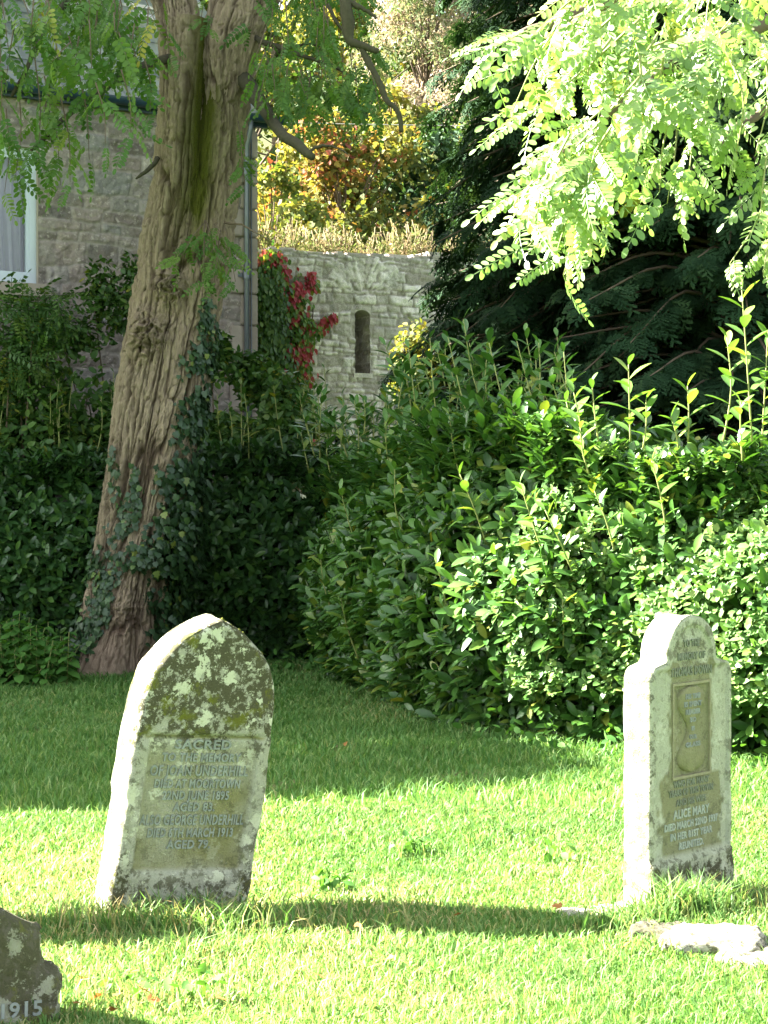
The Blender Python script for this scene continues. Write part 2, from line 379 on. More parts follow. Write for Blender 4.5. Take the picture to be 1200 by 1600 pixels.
# ---------------------------------------------------------------- leaf templates (length 1 along +Y, face +Z)
def tpl_leaf(ratio=0.36, fold=0.28, droop=0.16, ts=(0, 0.14, 0.4, 0.66, 0.88, 1), ws=(0, 0.45, 0.95, 1, 0.55, 0)):
    V = []; F = []; idx = []
    for t, w in zip(ts, ws):
        zc = -droop * t * t; x = w * ratio / 2
        c = len(V); V.append((0, t, zc))
        if w > 0:
            V.append((-x, t + 0.0, zc + fold * x)); V.append((x, t, zc + fold * x)); idx.append((c, c + 1, c + 2))
        else: idx.append((c, c, c))
    for a, b in zip(idx[:-1], idx[1:]):
        for s in (1, 2):
            f = [a[0], b[0], b[s], a[s]]
            g = []
            for i in f:
                if i not in g: g.append(i)
            F.append(g if s == 2 else g[::-1])
    return np.array(V, float), F
T_LAUREL = tpl_leaf(0.37)
T_OVAL = tpl_leaf(0.55, 0.2, 0.15, (0, 0.3, 0.7, 1), (0, 1, 0.9, 0))
T_NARROW = tpl_leaf(0.28, 0.2, 0.2, (0, 0.35, 0.7, 1), (0, 1, 0.75, 0))
T_QUAD = (np.array([(0, 0, 0), (0.32, 0.45, 0.06), (0, 1, -0.1), (-0.32, 0.45, 0.06)], float), [[0, 1, 2, 3]])
def tpl_ivy():
    out = [(0, 0.0), (0.22, -0.08), (0.5, 0.12), (0.34, 0.38), (0.42, 0.62), (0.2, 0.66), (0, 1.0), (-0.2, 0.66), (-0.42, 0.62), (-0.34, 0.38), (-0.5, 0.12), (-0.22, -0.08)]
    V = [(0, 0.35, 0)] + [(x, y, -0.12 * abs(x) - 0.1 * y * y) for x, y in out]
    F = [[0, i + 1, (i + 1) % 12 + 1] for i in range(12)]
    return np.array(V, float), F
T_IVY = tpl_ivy()
def tpl_maple():
    out = [(0, 0), (0.25, 0.05), (0.5, 0.3), (0.28, 0.42), (0.3, 0.72), (0, 1), (-0.3, 0.72), (-0.28, 0.42), (-0.5, 0.3), (-0.25, 0.05)]
    V = [(x, y, 0.18 * abs(x) - 0.15 * y * y) for x, y in out]
    return np.array(V, float), [[0, 1, 2, 3], [0, 3, 4, 5], [0, 5, 6, 7], [0, 7, 8, 9]]
T_MAPLE = tpl_maple()
def tpl_compound(pairs=8, ll=0.185, lw=0.085, droop=0.35, fine=True, seed=0):
    r = random.Random(seed); V = []; F = []
    def leaflet(p, d, n, L, W):
        d = unit(np.array(d)); n = np.array(n); x = unit(np.cross(d, n)); z = np.cross(x, d)
        b = len(V)
        for (t, w, h) in ((0, 0, 0), (0.22, 0.8, .02), (0.6, 1.0, .03), (0.88, .66, .02), (1.0, 0, 0), (0.88, -.66, .02), (0.6, -1, .03), (0.22, -.8, .02)) if fine else ((0, 0, 0), (0.5, 1, .02), (1, 0, 0), (0.5, -1, .02)):
            V.append(p + d * (0.06 + t) * L + x * w * W / 2 + z * (h * 0.8 * L - 0.12 * t * t * L) + 0 * n)
        if fine: F.append([b, b + 1, b + 2, b + 3, b + 4]); F.append([b, b + 4, b + 5, b + 6, b + 7])
        else: F.append([b, b + 1, b + 2, b + 3])
    def rach(t): return np.array([0, t, -droop * t * t])
    m = 5; b = len(V)
    for i in range(m):
        p = rach(i / (m - 1)); V.append(p + np.array([-0.007, 0, 0])); V.append(p + np.array([0.007, 0, 0]))
    for i in range(m - 1): F.append([b + 2 * i, b + 2 * i + 1, b + 2 * i + 3, b + 2 * i + 2])
    for k in range(pairs):
        t = 0.16 + 0.82 * k / pairs
        for sgn in (-1, 1):
            if r.random() < 0.05: continue
            L = ll * (0.8 + 0.35 * r.random()) * (1.0 if 0 < k < pairs - 1 else 0.85)
            d = (sgn * 1.0, 0.35 + 0.25 * r.random(), -2 * droop * t * 0.35 - 0.25 * r.random() - 0.1)
            leaflet(rach(t + 0.02 * r.random()), d, (r.uniform(-.3, .3), r.uniform(-.4, .2), 1), L, lw * (0.85 + 0.3 * r.random()))
    leaflet(rach(1.0), (0, 1, -2 * droop * 0.7), (0, 0, 1), ll * 0.95, lw)
    return np.array(V, float), F
T_COMP = [tpl_compound(8, lw=.1, droop=.25, seed=1), tpl_compound(7, .2, .11, droop=0.45, seed=2), tpl_compound(8, lw=.095, droop=0.12, seed=3), tpl_compound(6, .21, .115, droop=0.3, seed=4)]
T_COMPC = [tpl_compound(7, 0.2, 0.1, seed=5, fine=False), tpl_compound(6, 0.21, 0.1, droop=0.5, seed=6, fine=False)]
def tpl_spray(seed=0):
    """flat scale-leaf spray of a cypress"""
    r = random.Random(seed); V = []; F = []
    def strip(p0, p1, w):
        p0 = np.array(p0); p1 = np.array(p1); d = p1 - p0; x = np.array([d[1], -d[0], 0]); x = x / (np.linalg.norm(x) + 1e-9)
        b = len(V); mid = p0 + d * 0.55
        V.extend([p0 - x * w * .5, p0 + x * w * .5, mid + x * w * .6, p1, mid - x * w * .6])
        F.append([b, b + 1, b + 2, b + 3, b + 4])
    def pt(t, s=0): return np.array([s, t, -0.35 * t * t - 0.25 * s * s])
    strip(pt(0), pt(1.0), 0.05)
    for k in range(9):
        t = 0.08 + 0.1 * k + 0.03 * r.random(); ln = (0.46 * (1 - t) + 0.12) * (0.8 + .4 * r.random())
        sg = 1 if k % 2 else -1
        a = 0.75 + 0.3 * r.random()
        e = (sg * ln * sin(a), t + ln * cos(a))
        strip(pt(t), pt(e[1], e[0]), 0.05)
        for j in range(3):
            f = 0.3 + 0.22 * j; q = (e[0] * f, t + (e[1] - t) * f); l2 = ln * 0.38 * (1 - 0.5 * f)
            for s2 in (-1, 1):
                a2 = a * sg + s2 * 0.7
                strip(pt(q[1], q[0]), pt(q[1] + l2 * cos(a2), q[0] + l2 * sin(a2)), 0.042)
    return np.array(V, float), F
T_SPRAY = [tpl_spray(1), tpl_spray(2), tpl_spray(3)]

# ================================================================= GROUND
def gz(x, y):
    x = np.asarray(x, float); y = np.asarray(y, float)
    z = 0.035 * fbm(x * 0.55, y * 0.4, 3.0, 3) * sstep(60, 20, np.hypot(x, y))
    # the turf swells a little behind and dips in front of the pointed stone
    z = z - 0.06 * np.exp(-((x + 0.55) ** 2 / 0.10 + (y - 7.45) ** 2 / 0.3))
    z = z + 0.05 * np.exp(-((x - 1.25) ** 2 / 0.12 + (y - 6.95) ** 2 / 0.12))
    return z

def build_ground():
    a = np.concatenate([-np.geomspace(260, 8, 26), np.arange(-7.9, 7.95, 0.1), np.geomspace(8, 260, 26)])
    b = np.concatenate([-np.geomspace(60, 2.1, 18), np.arange(-2, 20, 0.1), np.geomspace(20.1, 320, 34)])
    X, Y = np.meshgrid(a, b); Z = gz(X, Y)
    nx, ny = len(a), len(b)
    V = np.stack([X, Y, Z], -1).reshape(-1, 3)
    i = np.arange(nx * ny).reshape(ny, nx)
    q = np.stack([i[:-1, :-1], i[:-1, 1:], i[1:, 1:], i[1:, :-1]], -1).reshape(-1, 4)
    structure(mesh_obj('ground', V, (q.ravel(), np.full(len(q), 4)), M['ground']))
build_ground()

def blade_mesh(pos, h, w, lean, rnd, name, mat):
    """grass blades: two bent segments each"""
    n = len(pos); az = rng.random(n) * 2 * pi; az2 = rng.random(n) * 2 * pi
    side = np.stack([np.cos(az), np.sin(az), np.zeros(n)], -1) * (w / 2)[:, None]
    ld = np.stack([np.cos(az2), np.sin(az2), np.zeros(n)], -1) * (h * lean)[:, None]
    up = np.zeros((n, 3)); up[:, 2] = h
    m1 = pos + up * 0.55 + ld * 0.3; tip = pos + up * (1 - 0.25 * lean)[:, None] + ld
    V = np.stack([pos - side, pos + side, m1 + side * 0.8, m1 - side * 0.8, tip], 1).reshape(-1, 3)
    b = (np.arange(n) * 5)[:, None]
    li = (np.array([[0, 1, 2, 3, 3, 2, 4]]) + b).ravel()
    return mesh_obj(name, V, (li, np.tile([4, 3], n)), mat, None, {'rnd': np.repeat(rnd, 5)})

def build_grass():
    P = []; 
    def strew(n, d0, d1, pw, h0, h1, ex=1.1):
        d = d0 + (d1 - d0) * rng.random(n) ** pw
        x = (rng.random(n) * 2 - 1) * (0.2 * d + ex)
        P.append((x, d, rng.uniform(h0, h1, n), np.maximum(0.0036, 0.00078 * d) * rng.uniform(0.7, 1.4, n), rng.uniform(0.2, 1.0, n)))
    strew(190000, 4.9, 9.5, 0.9, 0.018, 0.052)
    strew(120000, 9.3, 19.0, 0.8, 0.035, 0.075)
    # clumps
    for k in range(170):
        d = rng.uniform(5, 14); x0 = rng.uniform(-1, 1) * (0.2 * d + 0.6); m = int(rng.integers(25, 70)); s = rng.uniform(0.03, 0.10)
        P.append((x0 + rng.normal(0, s, m), d + rng.normal(0, s, m), rng.uniform(0.05, 0.105, m), np.full(m, 0.0048) * rng.uniform(.7, 1.4, m), rng.uniform(.3, 1.1, m)))
    # uncut grass round the stones and the kerb
    def tuft(px, py, d, m, sx, sy, h0, h1):
        c = at(px, py, d); P.append((c[0] + rng.normal(0, sx, m), d + rng.normal(0, sy, m), rng.uniform(h0, h1, m), rng.uniform(.0045, .0085, m), rng.uniform(.2, 1.0, m)))
    tuft(280, 0, 6.98, 900, 0.26, 0.07, 0.05, 0.15); tuft(330, 0, 7.1, 260, 0.16, 0.06, 0.09, 0.19); tuft(160, 0, 7.05, 240, 0.12, 0.1, 0.04, 0.12)
    tuft(1065, 0, 7.02, 420, 0.09, 0.05, 0.08, 0.20); tuft(1130, 0, 7.15, 300, 0.12, 0.06, 0.06, 0.15); tuft(1010, 0, 6.95, 260, 0.07, 0.05, 0.05, 0.13)
    tuft(1180, 0, 7.3, 400, 0.2, 0.12, 0.05, 0.12); tuft(950, 0, 6.9, 300, 0.12, 0.05, 0.04, 0.10); tuft(1040, 0, 6.55, 120, 0.06, 0.04, 0.04, 0.10)
    tuft(640, 0, 8.33, 150, 0.05, 0.05, 0.05, 0.1); tuft(850, 0, 7.9, 150, 0.1, 0.05, 0.04, 0.08); tuft(110, 0, 5.9, 300, 0.2, 0.08, 0.04, 0.11)
    x, y, h, w, le = [np.concatenate(k) for k in zip(*P)]
    mow = 0.75 + 0.5 * (fbm(x * 1.7, y * 1.7, 8, 3) + 0.5)
    h = h * mow
    pos = np.stack([x, y, gz(x, y) - 0.004], -1)
    # straw at front left; sun bleach and greener lawn shade also put into tone
    dry = fbm(x * 1.1 + 4, y * 1.1, 2, 3) + (0.24 + 0.62 * sstep(0.6, -1.1, x)) * sstep(9.6, 6.4, y) - .3 * sstep(9.4, 10.5, y) + .25 * np.exp(-((x - .75) / .4) ** 2 - ((y - 7.9) / .35) ** 2)
    rnd = np.clip(rng.random(len(x)) * 0.85 + 0.6 * np.clip(dry, -0.3, 1) * rng.random(len(x)), 0, 1)
    g = blade_mesh(pos, h, w, le, rnd, 'grass', M['grass'])
    tag(g, 'short mown green grass covering the churchyard lawn', 'grass', kind='stuff')
build_grass()

# ================================================================= HEADSTONES
def outline_rows(pts, ds):
    p = np.array(pts, float); seg = np.hypot(*np.diff(p, axis=0).T); s = np.concatenate([[0], np.cumsum(seg)])
    n = int(s[-1] / ds) + 1; q = np.linspace(0, s[-1], n)
    return np.interp(q, s, p[:, 0]), np.interp(q, s, p[:, 1])

def slab_mesh(name, outline, T, mat, parent, recess, head, rough=0.004, bev=0.012, nx=90, ds=0.011, seed=0, taper=None):
    """slab standing in local XZ, front towards -Y; outline = list of (half width, z) from foot to apex"""
    hw, z = outline_rows(outline, ds); nz = len(z)
    s = np.linspace(-1, 1, nx); s = np.sign(s) * np.abs(s) ** 0.93
    X = s[None, :] * hw[:, None]; Z = np.repeat(z[:, None], nx, 1)
    # distance to the silhouette
    ox = np.concatenate([-hw, hw[::-1]]); oz = np.concatenate([z, z[::-1]])
    D = np.full(X.shape, 9.0)
    for k in range(0, len(ox)): D = np.minimum(D, np.hypot(X - ox[k], Z - oz[k]))
    D = np.where(Z < 0.02, np.minimum(D + 9, hw[:, None] - np.abs(X)), D)
    rb = bev * np.clip(1 - D / bev, 0, 1) ** 2
    rc = recess(X, Z); hd = head(X, Z)
    nf = rough * fbm(X * 9 + seed, Z * 9, seed, 5) * (1 - 0.7 * (rc[0] > 0.3)) + 0.0016 * fbm(X * 60, Z * 60, seed, 3)
    yf = -T / 2 + rb + rc[1] + nf
    yb = T / 2 - rb + rough * fbm(X * 8 + 31, Z * 8, seed + 4, 4)
    ex = rough * 0.9 * fbm(np.sign(X) * 3 + seed, Z * 16, seed, 4) * (np.abs(s)[None, :] ** 8)
    Vf = np.stack([X + ex, yf, Z], -1); Vb = np.stack([X + ex, yb, Z], -1)
    V = [Vf.reshape(-1, 3), Vb.reshape(-1, 3)]; n0 = nx * nz
    i = np.arange(n0).reshape(nz, nx)
    q1 = np.stack([i[:-1, :-1], i[:-1, 1:], i[1:, 1:], i[1:, :-1]], -1).reshape(-1, 4)
    q2 = (q1 + n0)[:, ::-1]
    # rim: up one side, over the apex and down the other
    ring = np.concatenate([i[:, -1], i[-1, ::-1][1:-1], i[::-1, 0]])
    A = V[0][ring]; B = V[1][ring]; m = 9; base = 2 * n0; nr = len(ring)
    S = []
    for k in range(1, m):
        f = k / m; p = A * (1 - f) + B * f
        tg_ = np.gradient(p, axis=0); nrm = unit(np.stack([tg_[:, 2], 0 * tg_[:, 2], -tg_[:, 0]], -1))
        S.append(p + nrm * (rough * 1.3 * fbm(p[:, 0] * 16 + seed, p[:, 1] * 16, p[:, 2] * 16, 5))[:, None])
    V += S
    cols = [ring] + [base + (k - 1) * nr + np.arange(nr) for k in range(1, m)] + [ring + n0]
    q3 = []
    for c0, c1 in zip(cols[:-1], cols[1:]):
        q3.append(np.stack([c0[:-1], c1[:-1], c1[1:], c0[1:]], -1))
    q = np.concatenate([q1, q2] + q3)
    V = np.concatenate(V)
    pad = np.zeros(len(V) - n0)
    rec = np.concatenate([rc[0].ravel(), pad]); hh = np.concatenate([hd.ravel(), hd.ravel(), np.full(len(V) - 2 * n0, 0.5)])
    return mesh_obj(name, V, (q.ravel(), np.full(len(q), 4)), mat, parent, {'recess': rec, 'head': hh})

def lettering(name, lines, mat, parent, y):
    """raised letters: lines = (text, x, z, size, width scale, shear angle)"""
    for (txt, x, z, size, wid) in lines:
        cu = bpy.data.curves.new('t', 'FONT'); cu.body = txt; cu.size = size; cu.align_x = 'CENTER'; cu.extrude = 0.0022; cu.offset = 0.0013; cu.resolution_u = 3
        cu.space_character = 1.08
        o = bpy.data.objects.new('t', cu); COL.objects.link(o)
        bpy.context.view_layer.update()
        dg = bpy.context.evaluated_depsgraph_get(); me = bpy.data.meshes.new_from_object(o.evaluated_get(dg))
        co = np.zeros(len(me.vertices) * 3); me.vertices.foreach_get('co', co); co = co.reshape(-1, 3)
        wmax = co[:, 0].max() - co[:, 0].min(); k = wid / wmax if wid else 1.0
        P = np.stack([co[:, 0] * k + x, y - co[:, 2], co[:, 1] + z], -1)
        mesh_obj(name, P, [list(p.vertices) for p in me.polygons], mat, parent, None, False)
        bpy.data.objects.remove(o); bpy.data.curves.remove(cu); bpy.data.meshes.remove(me)

def pointed_headstone():
    W, H, T, ZS = STW, STH, 0.16, STZ; k_ = W / 0.335
    root = empty('pointed_headstone', 'leaning pointed gravestone patched with lichen, moss and a long inscription', 'gravestone',
                 POINT['loc'], POINT['rot'])
    out = [(W, -0.30), (W, 0.0), (W * 0.995, ZS * .74), (W * 0.965, ZS)]
    for k in range(1, 15):
        t = k / 14; a = t * radians(67)
        out.append((W * 0.965 * (1 - 0.93 * (1 - cos(a)) / (1 - cos(radians(67)))), ZS + (H - ZS) * sin(a) / sin(radians(67))))
    out.append((0.004, H + 0.006))
    def recess(X, Z):
        ledge = sstep(0.005, 0, Z - (0.705 + 0.0 * X)) * sstep(0.0, 0.01, Z - 0.185) * sstep(0.0, 0.02, 0.80 * W - np.abs(X + 0.0))
        d = 0.017 * ledge + 0.004 * (np.abs(Z - 0.708) < 0.008)
        d = d - 0.007 * sstep(0.0, 0.012, 0.18 - Z) * sstep(0.84 * W, 0.78 * W, np.abs(X))
        alg = ledge * sstep(0.70, 0.60, Z) * np.clip(0.75 + 0.9 * fbm(X * 7, Z * 7, 4, 3), 0, 1)
        alg = np.maximum(alg, sstep(.011, .004, np.abs(Z - .703)) * sstep(.9 * W, .8 * W, np.abs(X)))
        return alg, d
    def head(X, Z): return np.clip(sstep(0.52, 0.84, Z + .16 * fbm(X * 6, Z * 6, 3, 4)) + 0.6 * sstep(0.25, 0.1, Z) + .45 * sstep(.22, .28, np.abs(X) + .05 * fbm(X * 9, Z * 9, 2, 3)), 0, 1)
    slab_mesh('slab', out, T, M['stone_point'], root, recess, head, 0.009, 0.02, seed=3)
    L = [('SACRED', 0.0, 0.655, 0.05, 0.27), ('TO THE MEMORY', 0.0, 0.607, 0.044, 0.38), ('OF JOAN UNDERHILL', 0.0, 0.552, 0.055, 0.47), ('DIED AT MOORTOWN', 0.0, 0.505, 0.046, 0.41),
         ('22ND JUNE 1895', 0.0, 0.460, 0.046, 0.32), ('AGED 83.', 0.0, 0.415, 0.046, 0.20), ('ALSO GEORGE UNDERHILL', 0.0, 0.362, 0.055, 0.50), ('DIED 6TH MARCH 1913', 0.0, 0.315, 0.047, 0.41), ('AGED 79.', 0.0, 0.270, 0.046, 0.21)]
    lettering('inscription_line', [(a, b, c, d, e * k_) for a, b, c, d, e in L], M['lead'], root, -T / 2 + 0.0145)
    # moss cushions along the right shoulder
    mossm = plain_mat('moss', (0.10, 0.115, 0.02), 0.95, 0.05, 0.5, 60, 0, 1.0, 150)
    for k in range(26):
        t = rng.uniform(0.1, 0.95); a = t * radians(67)
        hw = W * 0.965 * (1 - 0.93 * (1 - cos(a)) / (1 - cos(radians(67)))); zz = ZS + (H - ZS) * sin(a) / sin(radians(67))
        c = np.array([hw - 0.01, rng.uniform(-T * .45, T * .2), zz]); r = rng.uniform(0.006, 0.014)
        th, ph = np.meshgrid(np.linspace(0, pi, 9), np.linspace(0, 2 * pi, 13)[:-1])
        d = np.stack([np.sin(th) * np.cos(ph), np.sin(th) * np.sin(ph), np.cos(th)], -1)
        p = c + d * (r * (1 + 0.5 * fbm(d[..., 0] * 3 + k, d[..., 1] * 3, d[..., 2] * 3, 3)))[..., None] * np.array([0.8, 1, 1.3])
        i = np.arange(12 * 9).reshape(12, 9); j = np.roll(i, -1, 0)
        q = np.stack([i[:, :-1], i[:, 1:], j[:, 1:], j[:, :-1]], -1).reshape(-1, 4)
        mesh_obj('moss_cushion', p.reshape(-1, 3), (q.ravel(), np.full(len(q), 4)), mossm, root)
    return root

def round_headstone():
    W, T, zs, H = 0.285, 0.132, 0.925, 1.105
    root = empty('shouldered_headstone', 'upright round-topped gravestone with shoulders and a carved hourglass panel', 'gravestone', ROUND['loc'], ROUND['rot'])
    out = [(W, -0.30), (W, zs - 0.06)]
    for k in range(1, 7):
        a = k / 6 * pi / 2; out.append((W - 0.055 * (1 - cos(a)), zs - 0.06 + 0.055 * sin(a)))
    out += [(0.185, zs + 0.004), (0.178, zs + 0.010)]
    for k in range(0, 13):
        a = k / 13 * pi / 2; out.append((0.172 * cos(a) ** 0.9, zs + 0.018 + (H - zs - 0.018) * sin(a)))
    out.append((0.006, H))
    def recess(X, Z):
        # sunk field under a raised border that follows arch and shoulders
        arch = np.hypot(X / 0.140, np.maximum(Z - zs - 0.005, 0) / (H - zs - 0.045))
        f_in = np.where(Z > zs - 0.02, sstep(1.03, 0.97, arch), 1.0) * sstep(0.0, 0.006, zs - 0.02 + 0.0 * X - Z + 9 * (np.abs(X) < 0.142)) * sstep(0.0, 0.006, 0.255 - np.abs(X))
        f_in = f_in * sstep(0.0, 0.008, Z - 0.19)
        d = 0.010 * f_in
        hg = ((np.abs(X) < 0.125) & (Z > 0.485) & (Z < 0.845)).astype(float)
        d = d + 0.006 * hg - 0.014 * sstep(0.0, 0.01, 0.185 - Z) * (1 + 0.8 * fbm(X * 12, Z * 12, 6, 4))
        jag = 0.03 * vnoise(X * 30, Z * 30, 1)
        low = sstep(0, 0.012, 0.21 - np.abs(X) + jag) * sstep(0, 0.012, Z - 0.19) * sstep(0, 0.012, 0.50 - Z + jag)
        mid = sstep(0, 0.012, 0.155 - np.abs(X) + jag * .6) * sstep(0, 0.012, Z - 0.45) * sstep(0, 0.012, 0.925 - Z + jag)
        top = sstep(0, 0.012, 0.10 - np.abs(X) + jag * .6) * sstep(0, 0.012, Z - 0.9) * sstep(0, 0.012, 1.01 - Z)
        return np.clip(np.maximum(np.maximum(low, mid), top * 0.6), 0, 1), d
    def head(X, Z): return np.clip(0.55 * sstep(0.235, 0.28, np.abs(X)) + 0.9 * sstep(0.22, 0.12, Z) + 0.35 * sstep(0.85, 1.0, Z), 0, 1)
    slab_mesh('slab', out, T, M['stone_round'], root, recess, head, 0.005, 0.014, seed=8)
    yi = -T / 2 + 0.0085
    L = [('TO THE', 0.0, 0.985, 0.036, 0.11), ('MEMORY OF', 0.0, 0.935, 0.038, 0.19), ('THOMAS DOWN', 0.0, 0.875, 0.046, 0.285),
         ('WHO FOR MANY', 0.0, 0.452, 0.034, 0.25), ('YEARS OF THIS TOWN', 0.0, 0.418, 0.034, 0.31), ('AND HIS WIFE', 0.0, 0.380, 0.034, 0.21),
         ('ALICE MARY', 0.0, 0.332, 0.046, 0.25), ('DIED MARCH 22ND 1937', 0.0, 0.292, 0.037, 0.37), ('IN HER 81ST YEAR', 0.0, 0.252, 0.036, 0.29), ('REUNITED.', 0.0, 0.212, 0.037, 0.17)]
    lettering('inscription_line', L[6:], M['lead_pale'], root, yi); lettering('inscription_line', L[:6], plain_mat('dark_weathered_lead', (0.15, 0.165, 0.12), 0.85, 0.1, 0.6, 30), root, yi)
    # hourglass carved in relief inside its frame
    mb = MB(); prof = []
    for k in range(0, 61):
        t = k / 60; z = 0.505 + t * 0.325
        u = abs(t - 0.5) * 2
        hw = 0.022 + 0.068 * sstep(0.0, 0.62, u) ; hw = hw * (1 - 0.0 * u)
        if u > 0.72: hw *= math.sqrt(max(0.0, 1 - ((u - 0.72) / 0.285) ** 2))
        prof.append((hw, z))
    V = []; F = []
    y0 = -T / 2 + 0.018
    for (hw, z) in prof:
        for s, yy in ((-1, y0 + .004), (-0.95, y0 - 0.013), (0, y0 - 0.017), (0.95, y0 - 0.013), (1, y0 + .004)): V.append((s * hw, yy, z))
    for i in range(len(prof) - 1):
        for k in range(4): F.append([i * 5 + k, i * 5 + k + 1, i * 5 + k + 6, i * 5 + k + 5])
    mo = MB(); mo.add(V, F)
    hgm = plain_mat('carved_stone', (0.19, 0.19, 0.10), 0.9, 0.15, 0.35, 30, 0, 0.5, 120)
    mo.build('hourglass', hgm, root)
    fr = MB()
    for (x0, x1, z0, z1) in ((-0.132, 0.132, 0.838, 0.848), (-0.132, 0.132, 0.482, 0.492), (-0.132, -0.124, 0.492, 0.838), (0.124, 0.132, 0.492, 0.838)):
        fr.box((x0, y0 - 0.014, z0), (x1, y0 + 0.004, z1))
    fr.build('panel_frame', plain_mat('frame_stone', (0.24, 0.23, 0.14), 0.9, 0.15, 0.4, 40, 0, 0.5, 120), root, False)
    H2 = [('HIS TIME', 0.0, 0.785, 0.026, 0.10), ('IS SPENT', 0.0, 0.755, 0.026, 0.12), ('READER', 0.0, 0.725, 0.026, 0.10), ('SO', 0.0, 0.695, 0.024, 0.04), ('IS', 0.0, 0.662, 0.022, 0.02), ('OUR', 0.0, 0.630, 0.022, 0.05), ('GLASS', 0.0, 0.600, 0.024, 0.10)]
    lettering('inscription_line', H2, M['lead'], root, y0 - 0.0165)
    return root

def small_headstone(loc, rot, label, text=True):
    T = 0.13
    root = empty('small_headstone', label, 'gravestone', loc, rot)
    W = 0.27
    out = [(W, -0.35), (W, 0.13), (W - 0.012, 0.165), (W - 0.055, 0.185), (W - 0.062, 0.21), (W - 0.07, 0.25), (W - 0.10, 0.30), (W - 0.16, 0.345), (0.07, 0.37), (0.004, 0.375)]
    def recess(X, Z): return np.zeros_like(X), np.zeros_like(X)
    def head(X, Z): return np.full_like(X, 0.9)
    slab_mesh('slab', out, T, M['stone_dark'], root, recess, head, 0.034, 0.035, nx=70, seed=14)
    if text: lettering('inscription_line', [('1915', 0.125, 0.045, 0.062, 0.13), ('MAY', -0.06, 0.045, 0.055, 0.14)], M['lead'], root, -T / 2 - 0.006)
    return root

POINT = dict(loc=(-0.812, 7.30, -0.02), rot=(radians(9.0), radians(4.8), radians(32)))
STW, STH, STZ = 0.292, 1.14, 0.80
ROUND = dict(loc=(1.14, 7.42, 0.0), rot=(0, radians(0.0), radians(48)))
pointed_headstone(); round_headstone()
small_headstone((-1.225, 5.68, -0.03), (radians(-3), radians(3), radians(34)), 'low mossy stepped gravestone with the number 1915 at the corner of the lawn')

# stones of the grave kerb before the round-topped stone
def rock(name, c, size, rotz, mat, label, seed, group, box=0.55):
    n = 40
    th, ph = np.meshgrid(np.linspace(0, pi, n), np.linspace(0, 2 * pi, 2 * n + 1)[:-1])
    d = np.stack([np.sin(th) * np.cos(ph), np.sin(th) * np.sin(ph), np.cos(th)], -1)
    q = np.sign(d) * np.abs(d) ** box
    q = q / np.maximum(1e-6, (np.abs(q) ** 6).sum(-1, keepdims=True) ** (1 / 6))
    p = q * np.array(size) / 2
    nn = fbm(p[..., 0] * 7 + seed, p[..., 1] * 7, p[..., 2] * 7, 5)
    p = p + d * (0.05 * nn + .012 * fbm(p[..., 0] * 40, p[..., 1] * 40, p[..., 2] * 40, 4))[..., None]
    i = np.arange(2 * n * n).reshape(2 * n, n); j = np.roll(i, -1, 0)
    qq = np.stack([i[:, :-1], i[:, 1:], j[:, 1:], j[:, :-1]], -1).reshape(-1, 4)
    o = mesh_obj(name, p.reshape(-1, 3), (qq.ravel(), np.full(len(qq), 4)), mat, None, {'recess': np.zeros(2 * n * n), 'head': np.full(2 * n * n, 0.45)})
    o.location = c; o.rotation_euler = (0, 0, rotz)
    return tag(o, label, 'kerb stone', group)
KG = 'kerb stones edging the grave'
def place_kerb():
    c = at(1118, 0, 6.62); rock('kerb_stone', (c[0], 6.62, -0.025), (0.34, 0.24, 0.16), radians(-24), M['kerb'], 'white weathered kerb stone with blunt end in full sun', 1, KG)
    c = at(1225, 0, 6.45); rock('kerb_stone', (c[0], 6.45, -0.03), (0.44, 0.22, 0.13), radians(-28), M['kerb'], 'long sunlit white kerb stone running out of the picture', 5, KG)
    c = at(1035, 0, 6.74); rock('kerb_stone', (c[0], 6.80, -0.03), (0.2, 0.18, 0.15), radians(-20), M['stone_dark'], 'dark shaded kerb stone under overhanging grass', 9, KG)
    c = at(935, 0, 7.22); rock('kerb_stone', (c[0], 7.22, -0.03), (0.30, 0.2, 0.08), radians(20), M['kerb'], 'flat pale stone sunk in grass at foot of round-topped gravestone', 12, KG)
place_kerb()

# ================================================================= ROBINIA TRUNK
TD = 17.0
def tpx(px): return (px - 600) / FPX * TD
def tz(py): return CAM_H - (py - HOR) / FPX * TD
TRUNK = [  # row, left edge, right edge in the photograph
    (1075, 95, 262), (1050, 108, 255), (1020, 116, 250), (985, 128, 250), (950, 136, 248), (900, 146, 255), (850, 154, 268), (800, 162, 278), (740, 172, 292), (680, 180, 304),
    (620, 187, 316), (560, 196, 328), (500, 208, 338), (440, 217, 347), (380, 226, 356), (320, 238, 364), (260, 246, 370), (200, 250, 377), (150, 254, 385), (110, 257, 392), (70, 258, 400), (40, 258, 410)]

